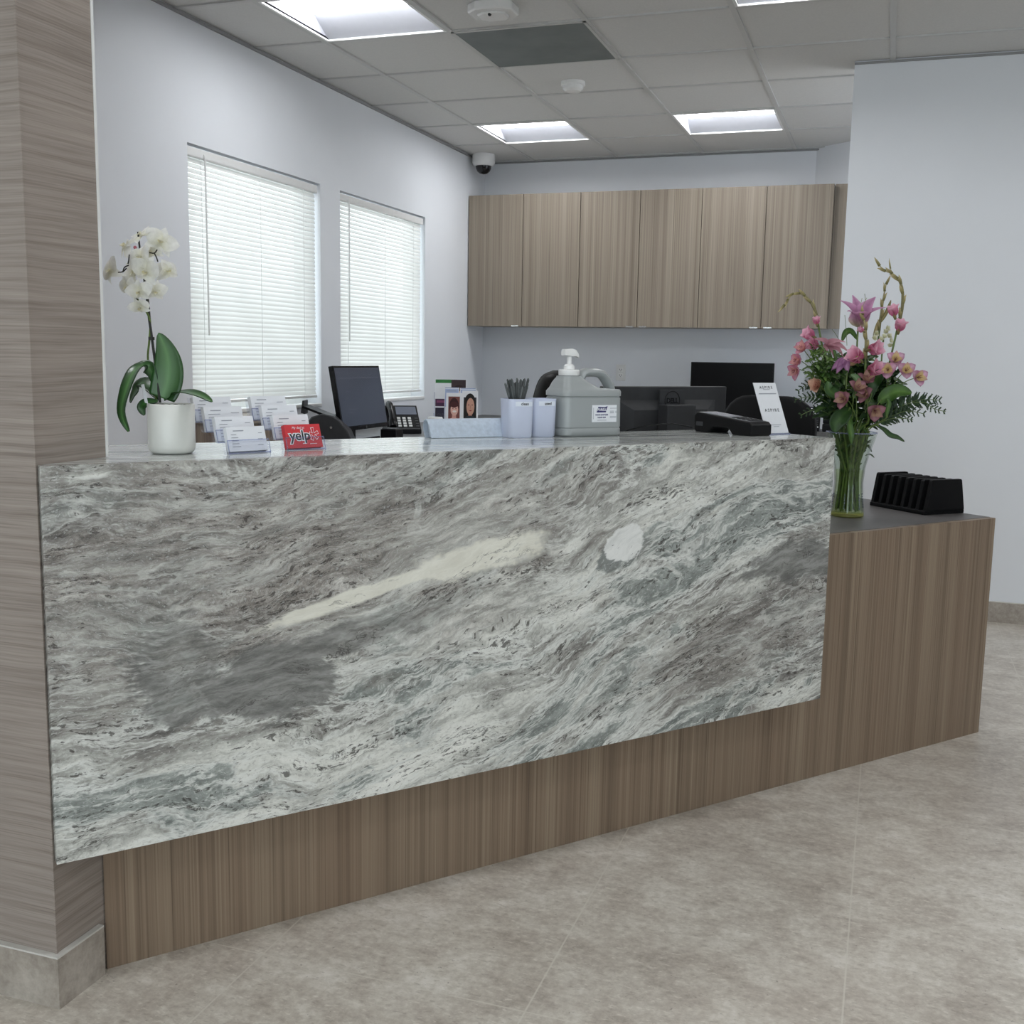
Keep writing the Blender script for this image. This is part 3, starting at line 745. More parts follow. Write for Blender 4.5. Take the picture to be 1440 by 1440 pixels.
card_holder(*H2, 'clear stepped card holder with a red card in its front pocket')
names = ['front', 'second', 'third', 'rear']
for k in range(4):
    card_stack(*H1, k, 'white business cards in the %s pocket of the holder next to the orchid' % names[k])
card_stack(*H2, 0, 'red business cards with white burst lettering in the front pocket', red=True)
for k in range(1, 4):
    card_stack(*H2, k, 'white business cards in the %s pocket of the holder with the red card' % names[k])

# --- two pale cups
def cup(s, d, word, label):
    r = thing('pen_cup', label, 'cup', dk(s, d, ZT), TH - R_(8), 'pale cups beside the jug')
    def ring(h, z, rr=.014, n=5):
        P = []
        for cx, cy, a0 in ((1, 1, 0), (-1, 1, 90), (-1, -1, 180), (1, -1, 270)):
            for i in range(n):
                a = R_(a0+90*i/(n-1)); P.append((cx*(h-rr)+rr*math.cos(a), cy*(h-rr)+rr*math.sin(a), z))
        return P
    h0, h1 = .0325, .0350; zt = .098
    m = MB().loft([ring(h0-.002, .0), ring(h0, .003), ring(h1, zt), ring(h1-.0025, zt), ring(h0-.0025, .006)], True, True)
    m.build('body', M['cup'], r, smooth=True, angle=50)
    lab = MB().box(-.020, .026, -.0354, -.0348, .080, .0915)
    lb = lab.build('label_tape', M['tape'], r)
    text_mesh('lettering', word, .0105, M['ink'], lb, plane_M((.006, -.0356, .0858), (1, 0, 0), (0, 0, 1)), .0001, bold=.0002)
    return r
CU1 = (1.500, 2.340); CU2 = (1.577, 2.350)
cup(*CU1, 'clean', 'pale cup marked clean, holding the dark pens')
cup(*CU2, 'used', 'empty pale cup marked used, next to the jug')
rq = random.Random(3)
for k in range(32):
    a = 2*PI*k/32*2.4*3 + rq.random(); rr = .004+.020*math.sqrt((k+.5)/32)
    b0 = Vector((-rr*math.cos(a)*.45, -rr*math.sin(a)*.3, .010))
    lean = Vector((math.cos(a)*rr*2.0 + rq.uniform(-.005, .005), math.sin(a)*rr*.7, .130+rq.uniform(-.012, .010)))
    c = dk(*CU1, ZT)
    r = thing('pen', 'dark slim pen standing in the cup marked clean', 'pen', (c.x, c.y, ZT), TH, 'pens in the clean cup')
    dirv = lean.normalized(); tip = b0 + lean
    MB().tube([b0, b0+lean*.72], .0028, 7).build('barrel', M['pen'], r, smooth=True)
    MB().tube([b0+lean*.72, b0+lean*.735, b0+lean*.98, tip], [.0030, .0031, .0026, .0010], 7).build('cap', M['pen_clear'] if k % 2 else M['pen'], r, smooth=True)
    cl = b0+lean*.97+Vector((.0033, 0, 0)); MB().tube([cl, cl-dirv*.03], .0008, 5).build('clip', M['pen_clear'], r)

# --- sanitizer jug
JL = .189; JX0 = 1.622
r = thing('sanitizer_jug', 'silver-grey sanitizer jug with a white pump and side handle on the counter', 'bottle', dk(JX0, 2.352, ZT), TH)
def rrect(x0, x1, hy, z, rr=.022, n=5):
    P = []
    for cx, cy, a0 in ((x1-rr, hy-rr, 0), (x0+rr, hy-rr, 90), (x0+rr, -hy+rr, 180), (x1-rr, -hy+rr, 270)):
        for i in range(n):
            a = R_(a0+90*i/(n-1)); P.append((cx+rr*math.cos(a), cy+rr*math.sin(a), z))
    return P
rings = [rrect(.004, JL-.004, .050, 0), rrect(0, JL, .054, .004), rrect(0, JL, .054, .019), rrect(.0015, JL-.0015, .0525, .0205), rrect(.0015, JL-.0015, .0525, .0225), rrect(0, JL, .054, .024), rrect(.001, JL-.001, .053, .100), rrect(.003, JL-.003, .051, .1015), rrect(.003, JL-.003, .051, .1035), rrect(0, JL, .054, .105), rrect(0, JL, .054, .116), rrect(.004, JL-.002, .051, .122),
         rrect(.006, .122, .046, .126, .020), rrect(.010, .096, .040, .138, .018), rrect(.014, .082, .034, .147, .018), rrect(.0175, .076, .029, .152, .016), rrect(.018, .074, .028, .156, .016)]
MB().loft(rings).build('body', M['jug'], r, smooth=True, angle=45)
hp = [(.090, 0, .112), (.083, 0, .136), (.080, 0, .150), (.086, 0, .161), (.098, 0, .1655), (.130, 0, .1655), (.150, 0, .162), (.164, 0, .150), (.177, 0, .132), (.180, 0, .116)]
hd = MB()
def oval_tube(mb, path, rx, ry, n=12):
    path = [Vector(p) for p in path]; k = len(path); R2 = []
    for i, p in enumerate(path):
        t = (path[min(i+1, k-1)]-path[max(i-1, 0)]).normalized(); sd = Vector((0, 1, 0)); u = t.cross(sd).normalized()
        R2.append([p + rx*math.cos(2*PI*j/n)*u + ry*math.sin(2*PI*j/n)*sd for j in range(n)])
    mb.loft(R2)
oval_tube(hd, hp, .0115, .021)
hd.build('handle', M['jug'], r, smooth=True)
px_ = .046
MB().lathe([(.0270, .154), (.0275, .1565), (.0275, .157)], 24, Matrix.Translation((px_, 0, 0))).build('neck_gap', M['ink'], r, smooth=True)
cp_ = MB().lathe([(.027, .157), (.028, .159), (.028, .170), (.026, .1725), (.0145, .173), (.0140, .182), (.010, .186), (.0065, .187), (.0062, .206)], 28, Matrix.Translation((px_, 0, 0))).build('pump', M['white_gloss'], r, smooth=True)
hd_ = MB(); hd_.loft([[(px_-.020, y_*1.0, z_) for y_, z_ in ((-.009, .209), (.009, .209), (.010, .218), (.006, .2245), (-.006, .2245), (-.010, .218))],
                      [(px_+.004, y_, z_) for y_, z_ in ((-.010, .207), (.010, .207), (.011, .219), (.006, .2265), (-.006, .2265), (-.011, .219))],
                      [(px_+.018, y_, z_) for y_, z_ in ((-.008, .207), (.008, .207), (.008, .217), (.005, .2235), (-.005, .2235), (-.008, .217))],
                      [(px_+.028, y_, z_) for y_, z_ in ((-.004, .203), (.004, .203), (.004, .209), (.003, .2125), (-.003, .2125), (-.004, .209))]])
hd_.build('pump_head', M['white_gloss'], cp_, smooth=True, angle=50)
lb = MB().box(.084, .164, -.0552, -.0538, .037, .0815).build('label', M['paper'], r)
pm = lambda x, z, o=-.0554: plane_M((x, o, z), (1, 0, 0), (0, 0, 1))
lg = MB(); lg.add([(.0975, -.0556, .0625), (.128, -.0556, .0625), (.1335, -.0556, .0790), (.125, -.0556, .0760), (.103, -.0556, .0770)], [(0, 1, 2, 3, 4)])
lg.build('logo_patch', M['navy_print'], lb)
text_mesh('lettering', 'PURELL', .0088, M['paper'], lb, pm(.1150, .0695, -.0559), .0001, bold=.0003, shear=.15)
text_mesh('lettering', 'HAND SANITIZER', .0052, M['navy_print'], lb, pm(.1150, .0560), .0001, bold=.0002)
text_mesh('lettering', 'HAND RUB', .0052, M['navy_print'], lb, pm(.1150, .0490), .0001, bold=.0002)
ln = MB()
for x0, x1, z0 in ((.112, .142, .0415), (.153, .175, .0725), (.153, .166, .0650), (.153, .166, .0625), (.170, .176, .0645), (.153, .166, .0600), (.170, .176, .0605), (.153, .174, .0510), (.153, .174, .0475), (.0985, .0995, .045), (.120, .132, .0875)):
    ln.box(x0-.011, x1-.011, -.0556, -.0553, z0, z0+(.0012 if x1-x0 > .002 else .030))
ln.build('fine_print', M['ink_grey'], lb)

# --- folded pale pad behind the cups
r = thing('folded_pad', 'pale blue-grey folded fabric pad behind the cups, its looped end to the left', 'pad', dk(1.272, 2.392, ZT), TH - R_(3))
lp = []
prof = [(-.014, .0), (-.010, .014), (-.004, .030), (.003, .041), (.010, .044), (.016, .040), (.019, .031), (.018, .021), (.013, .009), (.009, .0)]
outer = [Vector((0, y, z)) for y, z in [(y*1.35, z*.98) for y, z in prof]]
m = MB(); th = .0032
pts = []
for i, p in enumerate(outer):
    t = (outer[min(i+1, 9)]-outer[max(i-1, 0)]).normalized(); nrm = Vector((0, -t.z, t.y)); pts.append((p, p-nrm*(-th)))
ring = [p for p, q in pts] + [q for p, q in reversed(pts)]
ring2 = [p + Vector((.245, .0, 0)) for p in ring]
n_ = len(ring)
m.add(ring+ring2, [(i, (i+1) % n_, n_+(i+1) % n_, n_+i) for i in range(n_)] + [tuple([i, i+1, n_-2-i, n_-1-i]) for i in range(9)] + [tuple([n_+n_-1-i, n_+n_-2-i, n_+i+1, n_+i]) for i in range(9)])
m.build('outer_fold', M['pad'], r, smooth=True, angle=50)
inn = [(0.008, y, z) for y, z in ((-.001, .002), (.003, .020), (.008, .036), (.0125, .034), (.0145, .026), (.012, .014), (.006, .002))]
MB().loft([inn, [(p[0]+.23, p[1], p[2]) for p in inn]]).build('inner_fold', M['pad'], r, smooth=True)

# --- card terminal
r = thing('payment_terminal', 'black card payment terminal with a grey top, on the counter beside the sign', 'card terminal', dk(2.168, 2.262, ZT), TH + R_(4))
prof = [(-.110, .004), (-.104, .0), (-.040, .0), (-.032, .010), (-.022, .018), (.030, .018), (.040, .012), (.048, .0), (.098, .0), (.104, .006), (.106, .046), (.096, .056), (-.100, .038), (-.110, .030)]
mb = MB(); mb.loft([[(x, y, z) for y, z in prof] for x in (-.041, .041)])
mb.build('body', M['black'], r, bevel=.003)
tz = lambda y: .038+(y+.100)*(.018/.196)
tp = MB().add([(-.036, -.096, tz(-.096)+.0012), (.036, -.096, tz(-.096)+.0012), (.036, .092, tz(.092)+.0012), (-.036, .092, tz(.092)+.0012)], [(0, 1, 2, 3)])
tp.build('top_plate', plain('grey_top', (.19, .20, .21), .35, .05), r)
dp = MB().add([(-.030, -.010, tz(-.010)+.0022), (.030, -.010, tz(-.010)+.0022), (.030, .080, tz(.080)+.0022), (-.030, .080, tz(.080)+.0022)], [(0, 1, 2, 3)])
dp.build('display', M['led'], r)
for i in range(4):
    for j in range(3):
        x, y = (j-1)*.018, -.085+i*.019
        MB().box(x-.007, x+.007, y-.006, y+.006, tz(y), tz(y)+.0035).build('key', M['dark_grey'], r)
MB().box(-.0425, -.0412, .070, .096, .018, .030).build('port_cover', M['dark_grey'], r)
# cable to the monitor
tag(MB().tube([dk(2.12, 2.372, ZT+.012), dk(2.06, 2.39, ZT+.022), dk(1.98, 2.40, ZT+.018), dk(1.93, 2.425, ZT+.004), dk(1.90, 2.46, ZT-.02), dk(1.89, 2.50, .9)], .0022, 7).build('cable', M['black'], None, smooth=True), 'thin black cable arching over the counter behind the card terminal', 'cable')

# --- acrylic sign with printed card
r = thing('counter_sign', 'leaning white sign card in a clear stand at the right end of the counter', 'sign', dk(2.283, 2.195, ZT), TH)
W_, Hs, ly = .043, .142, .062
m = MB(); m.add([(-W_, -.0, .003), (W_, 0, .003), (W_, ly, Hs), (-W_, ly, Hs), (-W_, .003, .003), (W_, .003, .003), (W_, ly+.003, Hs), (-W_, ly+.003, Hs)], [(0, 1, 2, 3), (7, 6, 5, 4), (0, 4, 5, 1), (3, 2, 6, 7), (0, 3, 7, 4), (1, 5, 6, 2)])
m.build('card', M['paper'], r)
MB().box(-W_, W_, -.006, .062, 0, .003).build('foot', M['acrylic_edge'], r)
up_ = Vector((0, ly, Hs-.003)); L_ = up_.length
Ms = plane_M((0, -.0006, .003), (1, 0, 0), up_)
text_mesh('lettering', 'A S P I R E', .0115, M['ink'], r, Ms @ Matrix.Translation((0, L_*.905, .0004)), .0001)
ln = MB()
for x0, x1, f in ((-.013, .013, .862), (-.034, .034, .775), (-.020, .020, .160), (-.011, .011, .125)): ln.box(x0, x1, f*L_, f*L_+.0012+.0008*(f > .7 and f < .8), .0003, .0006, Ms)
ln.build('fine_print', M['ink_grey'], r)
text_mesh('lettering', 'A S P I R E', .0130, M['ink'], r, Ms @ Matrix.Translation((0, L_*.45, .0004)), .0001)

# ------------------------------------------------------------------ potted orchid
DP = 2.175
pc = dk(.592, 2.196, ZT)
OR = thing('potted_orchid', 'white-flowered orchid with broad green leaves in a smooth white pot', 'plant', pc, 0)
pr = .0455
MB().lathe([(.030, .0), (.038, .001), (.0435, .006), (pr, .014), (pr, .097), (pr-.001, .0985), (pr-.004, .0985), (pr-.005, .096), (pr-.005, .082)], 40).build('pot', M['porcelain'], OR, smooth=True, angle=60)
sm = MB(); sm.lathe([(pr-.0052, .080), (.03, .090), (.002, .094)], 24)
for k in range(14):
    a = k*2.4; q = .008+.028*math.sqrt(k/14); sm.ball((q*math.cos(a), q*math.sin(a), .092), (.008, .006, .005), 7, 5)
sm.build('bark', M['soil'], OR, smooth=True)
def pth(pts, D):
    return [at(p[0], p[1], D + (p[2] if len(p) > 2 else 0)) for p in pts]
def smooth_path(P, n=5):
    out = []; k = len(P)
    for i in range(k-1):
        a = P[max(i-1, 0)]; b = P[i]; c = P[i+1]; d = P[min(i+2, k-1)]
        for j in range(n):
            t = j/n
            out.append(.5*((2*b)+(c-a)*t+(2*a-5*b+4*c-d)*t*t+(3*b-a-3*c+d)*t**3))
    out.append(P[-1]); return out
def leaf(mb, pts, hw, nhint, c0, c1, cup=.25, roll=0.0, n=9, tipw=0.0, prof=None):
    """blade along a centre line; hw = half width; c0 colour at the midrib, c1 at the edges"""
    P = smooth_path([Vector(p) for p in pts], 5); k = len(P); rows = []
    for i, p in enumerate(P):
        u = i/(k-1); t = (P[min(i+1, k-1)]-P[max(i-1, 0)]).normalized()
        nv_ = Vector(nhint); nv_ = (nv_-t*nv_.dot(t))
        if nv_.length < 1e-5: nv_ = Vector((0, 0, 1))
        nv_.normalize(); sd = t.cross(nv_)
        if roll: q = Quaternion(t, roll); sd = q @ sd; nv_ = q @ nv_
        wv = prof(u) if prof else max(0.0, math.sin(PI*min(1, (u*.94+.04)))**.75)
        wv = max(wv, tipw)*hw
        rows.append([p + sd*wv*v + nv_*(cup*wv*(v*v-.3)) for v in [-1+2*j/(n-1) for j in range(n)]])
    f = lambda u, v: tuple(a+(b-a)*min(1, abs(2*v-1)**.6) for a, b in zip(c0, c1))
    mb.surf(rows, None, f); return mb
TOC = -CAM_F                                     # towards the place the photo was taken from
LG0, LG1 = lin('5c8a50'), lin('274f22'); LD0, LD1 = lin('36602c'), lin('1a3d1a')
tip_l = lambda u: max(.02, (math.sin(PI*min(1, u*.90+.10))**.6 if u < .999 else .02))
leaf(MB(), pth([(228, 560), (235, 538), (237, 513), (232, 489), (223, 468)], DP), .0310, TOC+Vector((.1, 0, .1)), LG0, LG1, .18, prof=lambda u: max(.02, math.sin(PI*(u*.80+.20)**.80)**.75 if u < .98 else .02)).build('leaf', M['leaf_gloss'], OR, world=True, smooth=True, solid=.0018)
leaf(MB(), pth([(224, 562, .01), (215, 527, .0), (203, 514, -.01), (189, 521, -.03), (177, 548, -.05), (171, 580, -.055), (181, 607, -.05)], DP), .0165, TOC+Vector((-.5, 0, .5)), LG0, LD1, .22).build('leaf', M['leaf_gloss'], OR, world=True, smooth=True, solid=.0018)
leaf(MB(), pth([(231, 563), (246, 553), (262, 551, -.03), (282, 556, -.06), (298, 565, -.08)], DP), .0150, Vector((0, 0, 1))+TOC*.25, LG0, LG1, .2).build('leaf', M['leaf_gloss'], OR, world=True, smooth=True, solid=.0018)
leaf(MB(), pth([(224, 562, .01), (212, 545, .04), (199, 538, .06), (189, 552, .07), (183, 566, .08)], DP), .0165, Vector((0, 0, 1))+TOC*.8, LD0, LD1, .2).build('leaf', M['leaf_gloss'], OR, world=True, smooth=True, solid=.0018)
leaf(MB(), pth([(222, 564, -.01), (206, 566, -.01), (199, 573, -.01), (203, 584, -.01)], DP), .010, TOC+Vector((0, 0, .4)), LD0, LD1, .2).build('leaf', M['leaf_gloss'], OR, world=True, smooth=True, solid=.0018)
GS = M['green_stem']
MB().tube(smooth_path(pth([(225, 566), (220, 525), (214, 478), (209, 442), (206, 412), (203, 392)], DP)), .0026, 8).build('stake', M['bamboo'], OR, world=True, smooth=True)
MB().tube(smooth_path(pth([(221, 566, .01), (214, 535, .01), (208, 505, .01), (210, 478, 0), (211, 452, 0), (205, 437, -.01), (198, 428, -.01), (190, 416, -.02)], DP)), .0021, 7).build('flower_stem', GS, OR, world=True, smooth=True)
MB().tube(smooth_path(pth([(211, 452, 0), (208, 420, 0), (203, 395, .01), (199, 370, .02), (196, 345, .015), (194, 326, .01)], DP)), .0019, 7).build('flower_stem', M['bamboo'], OR, world=True, smooth=True)
MB().lathe([(.006, -.003), (.006, .003)], 8, Matrix.Translation(at(213, 476, DP-.004))).build('stem_clip', M['bamboo'], OR, world=True)
for a, b, c in (((178, 377), (173, 382), (166, 383)), ((173, 382), (175, 376), (181, 373)), ((182, 358), (181, 366), (180, 371)), ((210, 355), (217, 356), (221, 351)), ((217, 356), (220, 362), (222, 368)), ((189, 412), (191, 417), (193, 422)), ((204, 415), (207, 420), (208, 428))):
    MB().tube(smooth_path(pth([a, b, c], DP-.02), 3), .0013, 6).build('flower_stalk', M['bamboo'], OR, world=True, smooth=True)
MB().box(-.0035, .0035, -.0004, .0004, 0, .045, Matrix.Translation(at(207, 572, DP-.01)) @ Matrix.Rotation(R_(-12), 4, 'Y')).build('plant_tag', M['paper'], OR, world=True)
def petal(mb, base, dirv, nrm, L, W, curl=.15, cup=.2, colf=None, nu=7, nv=5, shape=(.55, .8), tipcurl=0.0):
    dirv = Vector(dirv).normalized(); nrm = Vector(nrm); nrm = (nrm-dirv*nrm.dot(dirv)).normalized(); sd = dirv.cross(nrm)
    rows = []
    for i in range(nu):
        u = i/(nu-1); wv = W*max(.06, math.sin(PI*(u*.93+.05)**shape[0]))**shape[1] if u < .999 else W*.05
        rows.append([base + dirv*L*u*(1-.15*abs(curl)*u) + sd*wv*v + nrm*(curl*L*u*u + tipcurl*L*max(0, u-.6)**2*4 + cup*wv*v*v) for v in [-1+2*j/(nv-1) for j in range(nv)]])
    mb.surf(rows, None, colf); return mb
def rot_about(v, ax, a): return Quaternion(ax, a) @ v
def basis(n):
    n = Vector(n).normalized(); a = Vector((0, 0, 1)) if abs(n.z) < .9 else Vector((1, 0, 0))
    up = (a-n*a.dot(n)).normalized(); return n, up
WHT = lin('fafaf6'); CRM = lin('eeecda'); SHD = lin('dcdcd4')
def moth(center, nrm, size, roll=0.0, rq=rnd):
    n, up = basis(nrm); up = rot_about(up, n, roll); m = MB()
    cf = lambda u, v: tuple(a+(b-a)*(1-u)**2 for a, b in zip(WHT, CRM))
    for a, L, W in ((0, .95, .42), (125, .92, .38), (-125, .92, .38)):        # sepals
        petal(m, center-n*.001, rot_about(up, n, R_(a+rq.uniform(-8, 8))), n+up*rq.uniform(-.2, .2), size*L*1.08, size*W*.9, rq.uniform(-.5, .15), .35, cf, tipcurl=rq.uniform(-.3, .1))
    for a in (68, -68):                                                      # broad petals
        petal(m, center+n*.001, rot_about(up, n, R_(a+rq.uniform(-14, 14)))+n*rq.uniform(-.35, .35), n, size*1.12, size*.54, rq.uniform(-.45, .25), -.25, cf, shape=(.75, .7), tipcurl=rq.uniform(-.25, .1))
    b = m.build('bloom', M['petal'], OR, world=True, smooth=True)
    l = MB()
    petal(l, center+n*.002, -up*.8+n*.5, n, size*.40, size*.16, .4, .6, lambda u, v: tuple(a+(c-a)*(1-u) for a, c in zip(WHT, lin('e6dca0'))))
    for sx in (-1, 1): petal(l, center+n*.002, rot_about(up, n, sx*R_(100))+n*.8, up, size*.26, size*.13, .2, .3, lambda u, v: CRM)
    l.ball(center+n*.004, size*.07, 7, 5, None, lin('e8e2cf'))
    e = l.build('lip', M['petal'], None, smooth=True)
    e.parent = b; e.matrix_parent_inverse = Matrix.Identity(4); e.data.transform(Matrix.Translation(-OR.location))
V3 = Vector
px2 = lambda x: x*DP/FPX
for (x, y, dd, nv_, s_, rl) in (
    (155, 381, .02, (-.30, -.95, .15), 19, .5), (176, 346, .01, (-.6, -.6, .5), 17, .8), (197, 332, .015, (-.1, -.5, .85), 18, 1.5), (226, 340, .03, (.45, -.75, .25), 20, -.4),
    (198, 362, -.03, (-.1, -1, .2), 20, .15), (205, 382, -.035, (.25, -1, -.1), 20, -.3), (236, 381, .01, (.8, -.6, .1), 17, .3), (178, 404, -.01, (-.5, -.9, -.1), 15, .4),
    (196, 410, -.03, (.0, -1, -.25), 16, .1), (218, 410, .0, (.7, -.6, -.1), 15, -.2), (197, 432, -.02, (.1, -.8, -.6), 14, .3), (188, 384, .02, (-.3, -.9, .0), 18, .9), (212, 355, .03, (.2, -.9, .4), 17, .5)):
    moth(at(x, y, DP+dd), nv_, px2(s_)*1.15, rl)
b = MB(); b.ball(at(190, 348, DP-.005), .0035, 8, 6, None, lin('c97a86')); b.build('bud', M['petal'], OR, world=True, smooth=True)

# ------------------------------------------------------------------ vase of flowers on the low worktop
VC = V3((-.105, 3.676, ZL)); VD = 3.545
r = thing('flower_vase', 'flared clear cut-glass vase with a yellow-tinted base on the low worktop', 'vase', VC)
def vr(z):                                                                   # outer radius
    pts = [(0, .0525), (.02, .0520), (.06, .0465), (.11, .0435), (.16, .0475), (.21, .060), (.272, .079)]
    for (a, ra), (b, rb) in zip(pts, pts[1:]):
        if z <= b:
            t_ = (z-a)/(b-a); t_ = t_*t_*(3-2*t_) if False else t_; return ra+(rb-ra)*t_
    return pts[-1][1]
def fluted(mb, zs, off, n=48, amp=.0011, flip=False):
    rings = []
    for z in zs:
        rr = vr(z)-off
        rings.append([((rr+amp*math.cos(12*2*PI*i/n))*math.cos(2*PI*i/n), (rr+amp*math.cos(12*2*PI*i/n))*math.sin(2*PI*i/n), z) for i in range(n)])
    if flip: rings = rings[::-1]
    mb.loft(rings, True, False)
zs = [.014+.258*k/16 for k in range(17)]
m = MB(); fluted(m, zs, 0); fluted(m, zs, .0035, flip=True)
v_ = m.build('vessel', M['glass'], r, smooth=True, angle=60)
rim = MB(); rim.tube([(vr(.272)*math.cos(a), vr(.272)*math.sin(a), .272) for a in [2*PI*k/32 for k in range(33)]], .0020, 6, cap=False); rim.build('rim', M['acrylic_edge'], r, smooth=True)
m = MB(); m.lathe([(.048, 0), (.0525, .003), (.0522, .014), (.046, .016), (.002, .011)], 40); m.build('base', M['glass_base'], r, smooth=True)
for k in range(6):
    a = 2*PI*k/6+.35; c_ = MB()
    for q in range(6):
        z = .030+q*.0085; rr = vr(z)+.0003; c_.ball((rr*math.cos(a), rr*math.sin(a), z), (.0025, .0025, .0028), 6, 4)
    c_.build('cut_pattern', M['acrylic_edge'], v_, smooth=True)
m = MB(); m.lathe([(.04, .0165)]+[(vr(z)-.0045, z) for z in (.02, .06, .11, .15)]+[(.002, .15)], 32)
tag(m.build('vase_water', M['water'], None, smooth=True), 'clear water standing in the glass vase', 'water', kind='stuff').location = VC

FL = 'flowers in the vase'
STEMG = None
def fstem(name, label, cat, base_a, base_r=.036):
    b = VC+V3((base_r*math.cos(base_a), base_r*math.sin(base_a), .020))
    return thing(name, label, cat, b, 0, FL), b
GRN = M['green_stem']
def in_vase(b, target, neck_k=.30):
    """points up through the vase's neck towards a target"""
    out = target-VC; h = V3((out.x, out.y, 0)); 
    if h.length > 1e-6: h = h.normalized()*min(h.length*neck_k, .050)
    return [b, VC+V3((h.x*.25+(b-VC).x*.55, h.y*.25+(b-VC).y*.55, .14)), VC+V3((h.x, h.y, .265))]
def put(mb, name, mat, root, **kw): return mb.build(name, mat, root, world=True, smooth=True, **kw)
PK = lin('e48fb2'); PKD = lin('d8769f'); PKL = lin('f8cddd'); MAU = lin('b06a9c'); MAUL = lin('d9a9c9'); DST = lin('a5646f')
OLV = lin('a09566'); OLD = lin('6d6a3e'); TAN = lin('c0b184')
def lerp(a, b, t): return tuple(x+(y-x)*t for x, y in zip(a, b))
def floret(root, c, dirv, size, ca=PK, cb=PKL, name='floret', ruffle=.3, n=6):
    d_, up = basis(dirv); m = MB(); sd = up
    for k in range(n):
        a = 2*PI*k/n+rnd.random()*.4; o = rot_about(sd, d_, a)
        petal(m, c, d_+o*(.30 if k % 2 else .50), -o, size*1.12, size*.46, -.45*ruffle, .35, lambda u, v: lerp(ca, cb, u**1.3), shape=(.8, .7))
    put(m, name, M['petal'], root)
    s = MB(); s.tube([c-d_*size*.35, c+d_*size*.1, c+d_*size*.35], [size*.10, size*.17, size*.12], 7, None, [OLD, OLV, OLV]); put(s, 'calyx', M['leaf'], root)
def spike_tip(root, pts, r0, nb, seed=0, name='spike'):
    """drying flower spike: tapering stem with pointed alternating bud sheaths"""
    P = smooth_path(pts, 6); k = len(P); rq = random.Random(seed)
    m = MB(); m.tube(P, [r0*(1-.75*i/(k-1)) for i in range(k)], 7, None, [lerp(OLD, TAN, i/(k-1)) for i in range(k)]); put(m, name, M['leaf'], root)
    for q in range(nb):
        u = .08+.88*q/max(1, nb-1); i = min(k-2, int(u*(k-1))); t = (P[i+1]-P[i]).normalized()
        sd = t.cross(TOC).normalized()*(1 if q % 2 else -1)
        L = (.030 if u < .9 else .038)*(1-.25*u); b_ = P[i]
        mb = MB(); pp = [b_-t*.004, b_+t*L*.35+sd*.0035, b_+t*L*.7+sd*.006, b_+t*L+sd*(.007+.004*rq.random())]
        mb.tube(pp, [r0*.9, r0*1.15*(1-.3*u), r0*.7*(1-.3*u), .0003], 6, None, [OLD, OLV, TAN, TAN]); put(mb, 'bud_sheath', M['leaf'], root)
def stemline(root, pts, r_, name='stem', mat=None):
    P = smooth_path(pts, 5); m = MB(); m.tube(P, [r_*1.25 if p.z < ZL+.27 else r_ for p in P], 7); return put(m, name, mat or GRN, root)
# gladioli
r, b = fstem('gladiolus_stem', 'gladiolus arching left over the cabinets, drooping dry tip above pink florets', 'flower', 2.6)
tgt = at(1160, 505, VD)
stemline(r, in_vase(b, tgt)+[at(1172, 560, VD), tgt, at(1153, 470, VD), at(1149, 447, VD)], .0032)
spike_tip(r, pth([(1150, 452), (1146, 436), (1138, 422), (1127, 413), (1116, 413), (1107, 422), (1101, 433)], VD), .0050, 8, 1)
for x, y, dv, s_ in ((1149, 456, (-.2, -.3, 1), .026), (1144, 474, (-.8, -.4, .5), .040), (1149, 486, (-.6, -.8, .2), .038)): floret(r, at(x, y, VD-.01), dv, s_, PKD, PKL)
r, b = fstem('gladiolus_stem', 'tallest gladiolus at the right, dry curling tip above two pink buds', 'flower', .4)
tgt = at(1250, 520, VD-.01)
stemline(r, in_vase(b, tgt)+[at(1242, 545, VD-.01), at(1252, 505, VD-.01), at(1259, 475, VD-.01), at(1265, 447, VD-.01)], .0032)
spike_tip(r, pth([(1265, 450), (1269, 430), (1269, 408), (1264, 394), (1255, 385), (1244, 380), (1233, 370)], VD-.01), .0058, 8, 2)
spike_tip(r, pth([(1264, 394), (1256, 386), (1251, 375)], VD-.01), .0034, 2, 5)
for x, y, dv, s_ in ((1258, 444, (-.3, -.3, 1), .037), (1264, 465, (.2, -.5, 1), .038)): floret(r, at(x, y, VD-.02), dv, s_, PKD, PKL)
r, b = fstem('gladiolus_stem', 'gladiolus behind the lily with narrow dry buds at its tip', 'flower', 1.5)
tgt = at(1232, 500, VD+.04)
stemline(r, in_vase(b, tgt)+[at(1228, 540, VD+.03), tgt, at(1236, 470, VD+.04), at(1238, 455, VD+.04)], .0030)
spike_tip(r, pth([(1236, 465), (1240, 435), (1243, 415), (1247, 396)], VD+.04), .0050, 6, 3)
leaf(MB(), pth([(1237, 455), (1246, 440), (1253, 422)], VD+.04), .006, TOC, OLV, OLD).build('bract', M['leaf'], r, world=True, smooth=True)
leaf(MB(), pth([(1228, 475), (1234, 458), (1238, 448)], VD+.04), .007, TOC, TAN, OLV).build('bract', M['leaf'], r, world=True, smooth=True)
r, b = fstem('gladiolus_stem', 'gladiolus at the front centre with a thick olive stalk and side florets', 'flower', -1.5)
tgt = at(1217, 530, VD-.06)
stemline(r, in_vase(b, tgt)+[at(1217, 570, VD-.055), tgt, at(1217, 500, VD-.06)], .0036)
spike_tip(r, pth([(1217, 505), (1218, 480), (1216, 455), (1212, 440)], VD-.06), .0064, 6, 4)
